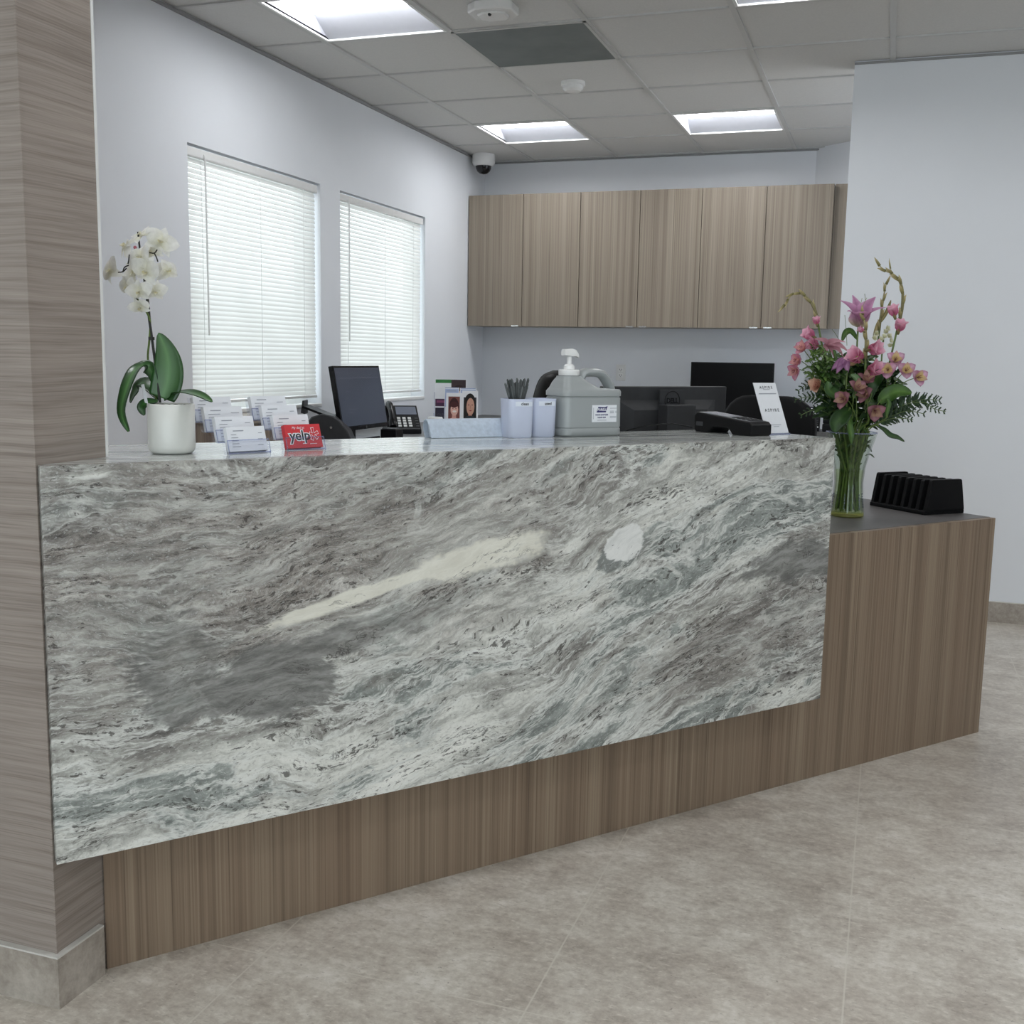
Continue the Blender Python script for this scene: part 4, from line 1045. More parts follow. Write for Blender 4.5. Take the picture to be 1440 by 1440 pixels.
for x, y, dv, s_ in ((1209, 506, (-.5, -.9, .45), .052), (1222, 492, (.9, -.6, .2), .046), (1222, 522, (.8, -.7, .35), .048), (1214, 466, (-.7, -.3, .5), .020)): floret(r, at(x, y, VD-.075), dv, s_, PKD, PKL)
# lilies
def lily(root, c, dirv, size, ca=MAUL, cb=MAU, open_=.75, n=6, name='bloom', wilt=0.0):
    d_, up = basis(dirv); m = MB()
    for k in range(n):
        o = rot_about(up, d_, 2*PI*k/n+.25)
        petal(m, c, d_+o*(.34 if k % 2 else .42), -o, size, size*.29*(1.2 if k % 2 else .85), -open_*.42, .45, lambda u, v: lerp(lerp(lin('d8d3b0'), ca, min(1, u*2.6)), cb, .65*(1-abs(2*v-1))*min(1, u*1.6)), 9, 5, (.62, .9), -wilt*.35)
    return put(m, name, M['petal'], root)
r, b = fstem('lily_stem', 'large open mauve-pink lily standing above the other flowers', 'flower', 1.9)
tgt = at(1205, 470, VD)
stemline(r, in_vase(b, tgt)+[at(1206, 540, VD+.01), at(1205, 495, VD), at(1207, 456, VD)], .0028)
lily(r, at(1207, 459, VD), (.10, -.45, .9), .104, wilt=.55, open_=.62)
for k in range(5):
    a = 2*PI*k/5; c = at(1207, 452, VD); e = c+V3((.022*math.cos(a), .022*math.sin(a)-.008, .075))
    if k < 2:
        MB().tube([c, c.lerp(e, .6)+V3((0, 0, .01)), e], .0008, 5, None, lin('9aa070')).build('stamen', M['leaf'], r, world=True)
leaf(MB(), pth([(1206, 478), (1197, 466), (1189, 468), (1184, 480)], VD+.005), .011, TOC+V3((0, 0, .3)), lin('5e7f3a'), lin('33551f')).build('leaf', M['leaf'], r, world=True, smooth=True)
MB().tube(pth([(1191, 486), (1190, 465), (1188, 443)], VD), .0008, 5).build('pistil', GRN, r, world=True)
MB().tube(pth([(1216, 432), (1217, 422), (1216, 413)], VD), .0009, 5).build('pistil', GRN, r, world=True)
r, b = fstem('lily_stem', 'wilting dusty-pink lily folded over at the left of the bouquet', 'flower', 2.9)
tgt = at(1170, 500, VD-.02)
stemline(r, in_vase(b, tgt)+[at(1182, 550, VD-.01), at(1172, 515, VD-.02), at(1166, 488, VD-.02)], .0026)
m = MB()
for k, (a, L) in enumerate(((60, .075), (20, .070), (100, .058), (-20, .060), (150, .055), (-60, .05))):
    o = V3((math.cos(R_(a-40)), -.35, math.sin(R_(a-40))*.45))
    petal(m, at(1164, 484, VD-.03), o, TOC+V3((0, 0, .8)), L*.80, L*.22, -.55, .4, lambda u, v: lerp(lin('b9828f'), lin('cf9ba6'), u), tipcurl=-.35)
put(m, 'bloom', M['petal'], r)
MB().tube(pth([(1180, 478), (1174, 468), (1170, 463)], VD-.02), .0008, 5).build('pistil', GRN, r, world=True)
r, b = fstem('lily_stem', 'half-closed purple lily petals drooping at the centre of the bouquet', 'flower', -2.2)
tgt = at(1186, 520, VD-.08)
stemline(r, in_vase(b, tgt)+[at(1190, 548, VD-.07), at(1192, 512, VD-.08), at(1189, 504, VD-.085)], .0026)
m = MB()
for dx, L in ((-.6, .052), (-.25, .050), (.15, .042)):
    petal(m, at(1188, 506, VD-.085), V3((dx*1.3, -.2, -.55)), TOC+V3((-.3, 0, .3)), L, .013, -.25, .5, lambda u, v: lerp(lin('c595bb'), lin('a06a94'), abs(2*v-1)))
put(m, 'bloom', M['petal'], r)
bq = MB(); bq.ball(at(1197, 511, VD-.085), (.014, .010, .009), 10, 7, None, lin('b39270')); put(bq, 'bud', M['petal'], r)
# alstroemeria
YEL = lin('e8d49a'); ALP = lin('c98bb0'); ALL = lin('e3bcd2'); ALD = lin('6d2a4f')
def alstro(root, c, dirv, size, ca=ALL, cb=ALP, inner=YEL):
    d_, up = basis(dirv); m = MB()
    for k in range(3):
        o = rot_about(up, d_, 2*PI*k/3+PI/3)
        petal(m, c, d_*.85+o*.8, d_-o*.6, size, size*.46, -.22, .3, lambda u, v: lerp(lerp(ca, cb, abs(2*v-1)), ALD, max(0, u-.86)*6*(1-abs(2*v-1))), shape=(.80, .55))
    put(m, 'bloom', M['petal'], root)
    q = MB()
    for k in range(3):
        o = rot_about(up, d_, 2*PI*k/3)
        petal(q, c+d_*.002, d_*1.0+o*.55, d_-o*.6, size*1.0, size*.30, -.08, .3, lambda u, v: lerp(lerp(inner, inner, 0), cb, max(0, u-.62)*2.2), shape=(.8, .8))
    for k in range(4):
        o = rot_about(up, d_, 1.1+k*1.6); q.tube([c, c+d_*size*.7+o*size*.12], .0007, 4, None, lin('a05a70'))
    put(q, 'inner_petals', M['petal'], root)
def alstro_stem(label, base_a, hub, blooms, dep, size=.030, cols=None):
    r, b = fstem('alstroemeria_stem', label, 'flower', base_a)
    hubp = at(hub[0], hub[1], dep)
    stemline(r, in_vase(b, hubp)+[hubp], .0028)
    for x, y, dd, dv in blooms:
        c = at(x, y, dep+dd); stemline(r, [hubp, hubp.lerp(c, .55)+V3((0, 0, .012)), c-V3(dv).normalized()*.004], .0013, 'flower_stalk')
        alstro(r, c, dv, size, *(cols or ()))
    return r
r = alstro_stem('alstroemeria with four pale pink yellow-throated blooms at the right edge', .1, (1246, 560), ((1249, 521, -.03, (-.1, -1, .2)), (1258, 508, .0, (.2, -.9, .5)), (1273, 522, -.02, (.2, -1, .3)), (1289, 531, -.01, (.5, -.9, .15))), VD-.06, .038)
DP1 = (lin('bf8f98'), lin('9a6676'), lin('c2a088'))
alstro_stem('alstroemeria with dusky pink blooms low in the centre, left of the vase axis', -1.9, (1205, 590), ((1190, 562, -.04, (-.7, -.9, .15)), (1203, 549, -.02, (.5, -.7, .7))), VD-.09, .041, DP1)
alstro_stem('alstroemeria with dusky pink blooms low in the centre, over the vase rim', -1.2, (1221, 595), ((1220, 557, -.02, (-.6, -.8, .4)), (1229, 576, -.05, (.35, -1, -.35)), (1217, 538, .0, (.3, -.5, .9))), VD-.09, .040, DP1)
DP2 = (lin('e6aec0'), lin('cc86a2'), lin('e6b0a8'))
alstro_stem('alstroemeria with deep pink blooms at the far left edge of the bouquet', 3.0, (1158, 545), ((1131, 493, .0, (-.5, -.7, .6)), (1126, 508, -.02, (-.8, -.6, .1)), (1123, 520, -.03, (-.8, -.7, -.3))), VD-.03, .038, DP2)
# rose
r, b = fstem('rose_stem', 'small peach rose bud at the left, below the leafy clump', 'flower', -2.8)
c = at(1148, 541, VD-.06)
stemline(r, in_vase(b, c)+[at(1168, 562, VD-.04), c-V3((-.012, 0, .004))], .0024)
dv, up = basis((-.55, -.8, .25)); m = MB()
for k in range(13):
    a = k*2.4; o = rot_about(up, dv, a); q = .002+.0009*k
    petal(m, c+o*q*.5-dv*.012, dv+o*(.05+.05*k), -o, .020+.0012*k, .009+.0007*k, -.10-.015*k, .5, lambda u, v: lerp(lin('b4544f') if k < 5 else lin('dba78f'), lin('e6bfa6'), u), shape=(.8, .6))
put(m, 'bloom', M['petal'], r)
m = MB()
for k in range(5):
    o = rot_about(up, dv, 2*PI*k/5); petal(m, c-dv*.012, dv*.4+o, dv, .022, .004, .2, .3, lin('5b7a3a'))
put(m, 'sepals', M['leaf'], r)
# white stock
r, b = fstem('stock_stem', 'cluster of small creamy white blossoms behind the pink florets', 'flower', .9)
tgt = at(1240, 500, VD+.02)
stemline(r, in_vase(b, tgt)+[at(1236, 540, VD+.02), tgt, at(1243, 470, VD+.02)], .0026)
for x, y, dd in ((1229, 476, 0), (1232, 469, .02), (1238, 478, -.01), (1247, 467, .01), (1243, 474, -.015), (1252, 480, 0), (1250, 473, .02), (1238, 487, .0), (1247, 462, .02), (1253, 487, .01)):
    m = MB(); c = at(x, y, VD+.02+dd); dv = (TOC+V3((rnd.uniform(-.8, .8), 0, rnd.uniform(-.2, .9)))); d_, up = basis(dv)
    for k in range(5): petal(m, c, d_*.5+rot_about(up, d_, 2*PI*k/5+rnd.random()), d_, .014, .0065, .25, .4, lambda u, v: lerp(lin('d6d7a8'), lin('f0efe2'), u), 5, 3)
    put(m, 'blossom', M['petal'], r)
# ferns
F0, F1 = lin('38522e'), lin('22381f')
def fern(label, base_a, pts, size, dep, seed=0, dense=15, sag=0.0, col=(F0, F1)):
    r, b = fstem('fern_frond', label, 'fern', base_a)
    P = [at(x, y, dep+(q[0] if q else 0)) for x, y, *q in pts]
    S = smooth_path(in_vase(b, P[0], .4)+P, 6); put(MB().tube(S, .0012, 5), 'stem', GRN, r)
    A = smooth_path(P, 8); k = len(A); rq = random.Random(seed); m = MB()
    for i in range(dense):
        u = (i+.6)/dense; j = min(k-2, int(u*(k-1))); t = (A[j+1]-A[j]).normalized(); sd = t.cross(TOC).normalized()
        L = 1.12*size*(1-u*.78)*(.55+.45*min(1, u*4))
        for s_ in (-1, 1):
            d_ = (t*.75+sd*s_).normalized(); e = A[j]+d_*L
            nl = max(3, int(L/.0042))
            m.tube([A[j], e], .0008, 4, None, F1)
            for q in range(nl):
                f = (q+.7)/nl; c = A[j].lerp(e, f); l2 = max(.004, L*.34*(1-f*.75))
                for s2 in (-1, 1):
                    dd = (d_*.8+t*.45*s2+sd*.25*s2*(-s_)+TOC*rq.uniform(-.25, .25)).normalized()
                    petal(m, c, dd, TOC+V3((0, 0, .3)), l2*1.15, l2*.40, .0, .1, col[rq.randint(0, 1)], 4, 3)
            petal(m, A[j], d_, TOC+V3((0, 0, .2)), L*1.04, L*.115, 0, .1, col[rq.randint(0, 1)], 5, 3)
    put(m, 'fronds', M['leaf'], r)
fern('dark lacy fern reaching furthest right, upper of the right-hand pair', .2, [(1243, 583), (1268, 569), (1298, 562), (1322, 563)], .048, VD-.03, 1)
fern('dark lacy fern drooping at the far right tip', -.1, [(1240, 590), (1270, 570), (1300, 566), (1312, 574), (1330, 579)], .030, VD-.05, 2, 11)
fern('dark lacy fern at the right, lower of the right-hand pair', -.4, [(1236, 594), (1254, 585), (1276, 578), (1300, 582)], .038, VD-.06, 3, 11)
fern('dark lacy fern close above the vase rim at the right', -.6, [(1232, 598), (1248, 590), (1265, 588), (1284, 590)], .028, VD-.08, 4, 9)
fern('dark lacy fern pointing left, beneath the rose bud', 3.3, [(1190, 592), (1162, 565), (1140, 558), (1118, 562)], .036, VD-.04, 5, 11)
fern('dark lacy fern pointing left, behind the rose bud', 2.9, [(1182, 575), (1156, 548), (1138, 540), (1122, 550)], .034, VD+.01, 6, 11)
fern('dark lacy fern hanging at the lower left in front of the desk phone', 3.6, [(1188, 600), (1165, 582), (1146, 576), (1126, 584)], .032, VD-.03, 7, 10)
# plain cut stalks standing in the water
for k in range(13):
    a = k*2.4+.5; q = .010+.030*math.sqrt(k/13); b = VC+V3((q*math.cos(a), q*math.sin(a), .018)); e = VC+V3((-.055*math.cos(a+.6), -.055*math.sin(a+.6), .285+.02*math.sin(k)))
    r = thing('foliage_stalk', 'plain green stalk standing among the stems in the glass vase', 'stalk', b, 0, 'plain stalks in the vase')
    stemline(r, [b, b.lerp(e, .5)+V3((.006*math.cos(k), .006*math.sin(k), 0)), e], .0028)
    m = MB()
    for q2 in range(6):
        c_ = b.lerp(e, .45+.1*q2); a2 = k+q2*2.1; d_ = V3((math.cos(a2), math.sin(a2), .9)).normalized()
        leaf(m, [c_, c_+d_*.016+V3((0, 0, .003)), c_+d_*.030], .0030, TOC, lin('4c6a34'), lin('2c4a1e'), .2, n=5)
    put(m, 'leaves', M['leaf'], r)
# leafy clumps
def clump(label, base_a, c_px, dep, nleaf, spread, L, W, cols, seed, name='foliage_stem', up=.6):
    r, b = fstem(name, label, 'foliage', base_a); rq = random.Random(seed)
    c = at(c_px[0], c_px[1], dep); stemline(r, in_vase(b, c)+[c], .0030); m = MB()
    for k in range(nleaf):
        d_ = V3((rq.uniform(-1, 1), rq.uniform(-.8, .4), rq.uniform(-.5, 1)*up+.15)).normalized()
        o = c+V3((rq.uniform(-1, 1)*spread[0], rq.uniform(-1, 1)*spread[0]*.6, rq.uniform(-1, 1)*spread[1]))
        ll = L*rq.uniform(.7, 1.2); e1 = o+d_*ll*.5+V3((0, 0, .006)); e2 = o+d_*ll+V3((0, 0, -.004))
        a_, b_ = cols[rq.randint(0, len(cols)-1)]
        leaf(m, [o, e1, e2], W*rq.uniform(.7, 1.15), TOC*.6+V3((rq.uniform(-.4, .4), 0, .8)), a_, b_, .25, n=5)
    put(m, 'leaves', M['leaf'], r)
    return r
GC1 = [(lin('6f8a45'), lin('4a6a2c')), (lin('56733a'), lin('35541f')), (lin('7d9560'), lin('55733c'))]
GC2 = [(lin('3f5c2c'), lin('233f1a')), (lin('2f4a24'), lin('1a3015')), (lin('55703a'), lin('2c4a20'))]
clump('bright green leafy sprig at the left of the bouquet', 2.4, (1158, 518), VD-.03, 110, (.038, .050), .036, .0062, GC1, 11)
clump('grey-green leafy sprig at the left centre of the bouquet', 2.2, (1172, 540), VD-.03, 90, (.046, .050), .038, .0078, GC1+GC2, 12)
clump('dark leafy sprig filling the middle of the bouquet', .8, (1207, 538), VD+.02, 110, (.060, .050), .045, .0100, GC2, 13)
clump('dark leafy sprig filling the vase mouth', -.5, (1207, 582), VD-.01, 100, (.060, .045), .048, .0110, GC2, 14)
clump('dark leafy sprig at the right of the vase mouth', .0, (1234, 560), VD+.0, 60, (.055, .042), .050, .0115, GC2, 15)
clump('dark leafy sprig at the left above the vase rim', 2.9, (1180, 572), VD-.02, 80, (.045, .040), .045, .0105, GC2, 17)
clump('mid-green leafy sprig above the centre, under the pink florets', 1.6, (1200, 522), VD+.01, 80, (.050, .040), .040, .0085, GC1+GC2+GC2, 18)
clump('dark leafy sprig at the right above the broad leaf', .25, (1243, 542), VD-.01, 60, (.040, .038), .044, .0105, GC2, 19)
clump('slim dark foliage pressed inside the vase glass', 1.2, (1203, 618), VD+.0, 80, (.036, .060), .040, .0046, GC2, 16, up=1.2)
def big_leaf(label, base_a, pts, hw, dep, c0, c1, cup=.3, hint=(0, 0, .4), roll=0.0):
    r, b = fstem('leaf_stem', label, 'leaf', base_a)
    P = [at(x, y, dep+(q[0] if q else 0)) for x, y, *q in pts]
    stemline(r, in_vase(b, P[0], .4)+[P[0], P[0].lerp(P[1], .3)], .0018)
    leaf(MB(), P, hw, TOC+V3(hint), c0, c1, cup, roll).build('blade', M['leaf'], r, world=True, smooth=True, solid=.0008)
g1, g2 = lin('5c8038'), lin('35571f'); d1, d2 = lin('3c5e2a'), lin('1f3c18')
big_leaf('broad bright green leaf at the right under the pale blooms', .3, [(1236, 566), (1248, 556), (1264, 550, -.02), (1282, 553, -.03)], .026, VD-.09, g1, g2)
big_leaf('broad dark green leaf at the upper right of the centre', .6, [(1224, 560), (1228, 540), (1236, 527, -.02), (1240, 520, -.02)], .020, VD-.07, d1, d2)
big_leaf('broad dark leaf overhanging the left of the vase rim', 2.7, [(1196, 575), (1186, 583, -.02), (1176, 595, -.03), (1174, 608, -.03)], .026, VD-.09, d1, d2)
big_leaf('slim bright leaf hanging down over the front of the vase', -1.5, [(1196, 583), (1195, 597, -.02), (1197, 612, -.025), (1197, 624, -.02)], .0105, VD-.09, g1, g2)
big_leaf('long twisted dark leaf trailing to the right below the ferns', -.2, [(1232, 598), (1243, 604), (1252, 612), (1262, 615), (1272, 621)], .0095, VD-.08, d1, d2)
big_leaf('small bright leaf standing between the two right-hand ferns', -.3, [(1246, 588), (1248, 576), (1250, 566), (1246, 560)], .0085, VD-.10, g1, g2)
big_leaf('pale curled leaf at the heart of the bouquet', 1.0, [(1200, 560), (1206, 545), (1204, 532), (1196, 527)], .014, VD-.10, lin('7f9a70'), lin('4c6a3c'))
big_leaf('curled mid-green leaf at the left centre above the vase', 2.0, [(1190, 568), (1176, 556), (1166, 548, -.01), (1164, 536, -.01)], .020, VD-.09, lin('5a7a44'), lin('33542a'))

# ------------------------------------------------------------------ file sorter on the low worktop
r = thing('desk_sorter', 'black upright desk sorter with eight dividers on the low worktop', 'sorter', (.112, 3.957, ZL), R_(-47))
hl, hw_ = .128, .088
MB().box(-hl, hl, -hw_, hw_, 0, .014).build('base', M['black_matte'], r, bevel=.003)
for k in range(8):
    x = -hl+.004+k*(2*hl-.012)/7
    m = MB(); ht = .116 if k in (0, 7) else .113
    m.loft([[(x+q, -hw_+.004, .0142), (x+q, hw_-.004, .0142), (x+q, hw_-.022, ht-.004), (x+q, hw_-.026, ht), (x+q, -hw_+.026, ht), (x+q, -hw_+.022, ht-.004)] for q in (-.003, .011)])
    m.build('divider', M['black_matte'], r, bevel=.001)

# ------------------------------------------------------------------ office things behind the counter
def monitor(name, label, loc, rz, W, H, zc, screen, tilt=0, back='black', stand_w=.07, col_top=None, base=True, on_z=None):
    """screen faces local -y; root stands on the surface below"""
    r = thing(name, label, 'monitor', loc, rz)
    Mx = Matrix.Translation((0, 0, zc-loc[2])) @ Matrix.Rotation(R_(-tilt), 4, 'X')
    MB().box(-W/2, W/2, -.012, .014, -H/2, H/2, Mx).build('casing', M[back], r, bevel=.003)
    s = MB().box(-W/2+.010, W/2-.010, -.0132, -.0122, -H/2+.022, H/2-.010, Mx).build('screen', M[screen], r)
    MB().loft([[Mx @ V3((x, .0145, z)) for x, z in ((-W*.40, -H*.38), (W*.40, -H*.38), (W*.40, H*.36), (-W*.40, H*.36))], [Mx @ V3((x, .036, z)) for x, z in ((-W*.30, -H*.30), (W*.30, -H*.30), (W*.30, H*.26), (-W*.30, H*.26))]]).build('rear_housing', M[back], r)
    ct = (zc-loc[2])+.05 if col_top is None else col_top-loc[2]
    MB().box(-stand_w/2, stand_w/2, .040, .085, .010, ct).build('stand_column', M[back], r, bevel=.003)
    MB().box(-.12, .12, -.06, .13, 0, .012).build('stand_base', M[back], r, bevel=.004)
    return r, Mx, s
# monitor at the window wall
r, Mx, sc_ = monitor('computer_monitor', 'lit dark-blue computer monitor standing by the window wall', (-2.565, 5.06, Z_SIDE), R_(90), .515, .325, 1.003, 'screen', 10, 'black_gloss')
m = MB()
for x0, x1, z0 in ((-.235, -.215, .128), (-.205, -.19, .128), (-.24, .23, .098), (-.12, -.105, .120), (-.17, -.08, -.06), (-.17, -.11, -.075), (-.17, -.12, .03), (-.17, -.13, .0)):
    m.box(x0, x1, -.0137, -.0133, z0, z0+.0035, Mx)
m.build('screen_text', M['screen_line'], sc_)
m = MB(); m.lathe([(.0085, 0), (.0085, .0006)], 20, Mx @ Matrix.Translation((0, -.0125, -.152)) @ Matrix.Rotation(R_(90), 4, 'X')); m.build('maker_badge', M['dark_grey'], r)
# monitor seen from behind
r, Mx, sc_ = monitor('computer_monitor', 'grey monitor seen from behind, right of the jug, with a round maker badge', tuple(dk(2.262, 2.665, ZL)), TH+PI, .50, .30, .988, 'screen', 0, 'dark_grey', .118, 1.083)
ring = MB(); Cb = V3((0, .0375, .066))
lo = Mx @ V3((0, .0152, .108)); 
pl_ = MB().tube([V3((lo.x+.030*math.cos(a), .0375, 1.094-ZL+.030*math.sin(a))) for a in [2*PI*k/28 for k in range(29)]], .0016, 6, cap=False)
pl_.build('badge_ring', M['black'], r, smooth=True)
MB().box(-.05, .05, .030, .0372, 1.060-ZL, 1.128-ZL).build('badge_plate', M['dark_grey'], r)
text_mesh('lettering', 'DELL', .021, M['black_gloss'], r, plane_M((0, .0378, 1.094-ZL), (-1, 0, 0), (0, 0, 1)), .0003, bold=.0005)
# dark monitor on the back counter
monitor('computer_monitor', 'black monitor with a dark screen on the back counter under the cabinets', (-.99, 7.36, Z_SIDE), 0, .545, .335, 1.045, 'screen_off', 0, 'black')
# desk phones
def phone(label, loc, rz, note=False):
    r = thing('desk_phone', label, 'telephone', loc, rz, 'desk phones')
    prof = [(-.10, 0), (.10, 0), (.085, .145), (.070, .150), (-.10, .022)]
    MB().loft([[(x, y, z) for y, z in prof] for x in (-.095, .095)]).build('body', M['black'], r, bevel=.003)
    a = V3((0, -.10, .022)); b = V3((0, .070, .150)); up_ = (b-a); L = up_.length
    Mf = plane_M(a, (1, 0, 0), up_)
    MB().box(-.030, .085, L*.62, L*.93, 0, .003, Mf).build('display', M['led'], r)
    for i in range(4):
        for j in range(3): MB().box(-.022+j*.030-.009, -.022+j*.030+.009, L*.12+i*L*.105, L*.12+i*L*.105+.013, 0, .004, Mf).build('key', M['white_gloss'], r)
    for i in range(4): MB().box(.070, .086, L*.12+i*L*.105, L*.12+i*L*.105+.010, 0, .003, Mf).build('side_key', M['dark_grey'], r)
    h = MB(); P = [Mf @ V3((-.066, t_*L, .014+.022*math.sin(PI*t_))) for t_ in [.04+.92*k/8 for k in range(9)]]
    oval_tube(h, P, .011, .018, 10) if False else h.tube(P, [.020, .022, .017, .015, .015, .015, .017, .022, .020], 10)
    h.build('handset', M['black_gloss'], r, smooth=True)
    MB().box(-.030, .088, L*.015, L*.06, 0, .003, Mf).build('name_strip', M['white_gloss' if note else 'dark_grey'], r)
    if note: MB().box(-.030, .070, L*.62, L*.90, .0032, .0042, Mf).build('paper_note', M['paper'], r)
    return r
phone('black desk phone beside the lit monitor, under the second window', (-2.585, 5.62, Z_SIDE), R_(34))
phone('black desk phone with a white paper note, at the right end of the back counter', (-.50, 7.25, Z_SIDE), R_(2), True)
r = thing('desk_tidy', 'small black desk tidy at the right end of the back counter', 'desk tidy', (-.335, 7.20, Z_SIDE))
MB().box(-.05, .05, -.045, .045, 0, .05).build('tray', M['black'], r, bevel=.006)
MB().box(-.05, .01, .012, .045, .0505, .165).build('file_slot', M['black'], r, bevel=.004)
# small things in front of the monitor
r = thing('sticky_note_box', 'small black box in front of the lit monitor', 'box', (-2.43, 5.16, Z_SIDE))
MB().box(-.045, .045, -.045, .045, 0, .052).build('tray', M['black'], r, bevel=.004)
MB().box(-.038, .038, -.038, .038, .0522, .056).build('notes', M['ink'], r)
# document scanner
p = at(463, 618, 5.38)
r = thing('document_scanner', 'dark grey document scanner with a raised paper tray behind the red card', 'scanner', (p.x, p.y, Z_SIDE), R_(20))
prof = [(-.12, 0), (.115, 0), (.118, .02), (.100, .062), (.062, .110), (.030, .134), (-.020, .146), (-.075, .128), (-.12, .07)]
MB().loft([[(x, y, z) for x, z in prof] for y in (-.075, .075)]).build('body', M['dark_grey'], r, smooth=True, angle=30, bevel=.006)
MB().loft([[(x, y, z) for x, z in ((-.125, .172), (-.115, .180), (.015, .132), (.010, .122))] for y in (-.065, .10)]).build('paper_tray', M['black'], r)
MB().lathe([(.006, 0), (.006, .002)], 14, Matrix.Translation((.02, -.076, .078)) @ Matrix.Rotation(R_(90), 4, 'X')).build('button', M['chrome'], r)
MB().loft([[(x, y, z) for x, z in ((-.130, .145), (-.122, .205), (-.112, .205), (-.112, .140))] for y in (-.05, .05)]).build('tray_support', M['dark_grey'], r)
# brochures near the corner
p = at(633, 598, 6.28); BR = (p.x, p.y)
BZ = R_(20)
def loc2(dx, dy): return (BR[0]+dx*math.cos(BZ)-dy*math.sin(BZ), BR[1]+dx*math.sin(BZ)+dy*math.cos(BZ), Z_SIDE)
def brochure_holder(label, dx, dy, W, H):
    r = thing('brochure_holder', label, 'brochure holder', loc2(dx, dy), BZ, 'acrylic brochure holders')
    m = MB(); tl = .18
    m.add([(-W/2, .035, .003), (W/2, .035, .003), (W/2, .035+H*tl, H), (-W/2, .035+H*tl, H)], [(0, 1, 2, 3)]); m.build('back_sheet', M['acrylic'], r)
    MB().add([(-W/2, 0, .003), (W/2, 0, .003), (W/2, H*.45*tl, H*.45), (-W/2, H*.45*tl, H*.45)], [(0, 1, 2, 3)]).build('front_sheet', M['acrylic'], r)
    MB().box(-W/2, W/2, 0, .10, 0, .003).build('foot', M['acrylic_edge'], r)
    e = MB()
    for sx in (-1, 1): e.tube([(sx*W/2, .035, .003), (sx*W/2, .035+H*tl, H)], .0015, 5); e.tube([(sx*W/2, 0, .003), (sx*W/2, H*.45*tl, H*.45), (sx*W/2, .035+H*.45*tl, H*.45)], .0015, 5)
    e.build('edges', M['acrylic_edge'], r)
brochure_holder('tall clear brochure holder at the rear, near the room corner', -.005, .10, .19, .22)
brochure_holder('low clear brochure holder in front, with two portrait brochures', .055, .0, .185, .15)
def brochure(label, dx, dy, W, z0, z1, kind, tl=.18):
    r = thing('brochure', label, 'brochure', loc2(dx, dy), BZ, 'brochures near the room corner')
    y0 = z0*tl
    a = V3((0, .014+y0, z0)); b = V3((0, .014+z1*tl, z1)); Mf = plane_M(a, (1, 0, 0), b-a); H = (b-a).length
    MB().box(-W/2, W/2, 0, H, -.012, 0, Mf).build('cover', M['paper'], r)
    def rect(x0, x1, f0, f1, h): return [(x0*W, f0*H, h), (x1*W, f0*H, h), (x1*W, f1*H, h), (x0*W, f1*H, h)]
    def ell(cx, cy, rx, ry, h, n=20, k0=0, k1=360): return [(cx*W+rx*W*math.cos(R_(k0+(k1-k0)*i/n)), cy*H+ry*H*math.sin(R_(k0+(k1-k0)*i/n)), h) for i in range(n)]
    m = MB(); ad = lambda P, c: m.add(P, [tuple(range(len(P)))], Mf, lin(c))
    if kind == 'green':
        ad(rect(-.48, .02, .92, .99, .0005), '2f7a3c'); ad(rect(.02, .48, .45, .99, .0006), '3a2c30'); ad(ell(.26, .74, .19, .15, .0010), '2a1a1c'); ad(ell(.27, .66, .15, .10, .0014), 'e0b3a0')
        ad(rect(-.48, -.0, .45, .60, .0006), '4a2a48'); ad(rect(-.44, -.02, .52, .57, .0010), '8a4a6e'); ad(rect(-.48, .48, .20, .42, .0005), '2f2a3c')
    elif kind == 'blue':
        ad(rect(-.46, .46, .50, .96, .0005), 'a9b6d6'); ad(rect(-.46, .46, .98, .995, .0006), '6d7fae')
    elif kind == 'smile':
        ad(rect(-.36, .36, .0, .88, .0005), '7a4742'); ad(ell(0, .58, .30, .26, .0008), '3b1a1a'); ad(ell(.02, .46, .24, .20, .0012), 'e2b3a4'); ad(rect(-.12, .14, .14, .32, .0010), 'd29c90'); ad(ell(0, .08, .34, .12, .0011), 'd9a99e'); ad(ell(0, .62, .25, .10, .0015), '4a2020')
        ad(ell(.03, .40, .13, .035, .0016), 'f3e8e2'); ad(ell(-.07, .49, .035, .012, .0016), '3a1c1a'); ad(ell(.12, .49, .035, .012, .0016), '3a1c1a')
    else:
        ad(rect(-.40, .40, .0, .80, .0004), '30303a'); ad(ell(0, .58, .38, .34, .0006), '17100f'); ad(rect(-.38, .38, .10, .55, .0007), '1c1413'); ad(ell(.03, .52, .25, .26, .0012), 'c99a86'); ad(rect(-.10, .14, .22, .34, .0010), 'a8705f'); ad(ell(.02, .13, .40, .12, .0011), '2a3238')
        ad(ell(-.08, .57, .05, .012, .0016), '2a1614'); ad(ell(.14, .57, .05, .012, .0016), '2a1614'); ad(ell(.03, .40, .08, .016, .0016), '9a3a40'); ad(rect(.01, .055, .46, .56, .0015), 'b58572'); ad(rect(-.34, .34, .04, .10, .0018), 'eef0f0')
    m.build('printed_cover', M['print'], r)
    if kind == 'blue':
        ln = MB()
        for f in (.90, .84, .78): ln.box(-.36*W, .30*W, f*H, (f+.015)*H, .0006, .0009, Mf)
        ln.build('fine_print', M['ink_grey'], r)
brochure('tall brochure with a green header, rearmost near the room corner', -.005, .105, .185, .01, .298, 'green')
brochure('blue-topped brochure at the left, between the tall brochure and the smiling portrait', .005, .040, .085, .03, .252, 'blue')
brochure('blue-topped brochure at the right, behind the dark-haired portrait', .100, .040, .095, .03, .250, 'blue')
brochure('brochure with a laughing face, left of the two portrait brochures', .020, .0, .092, .045, .222, 'smile')
brochure('brochure with a dark-haired face, right of the two portrait brochures', .112, .0, .092, .045, .236, 'dark')
r = thing('lidded_tub', 'white lidded tub with a black swirl mark, left of the brochures', 'tub', loc2(-.085, -.03), BZ)
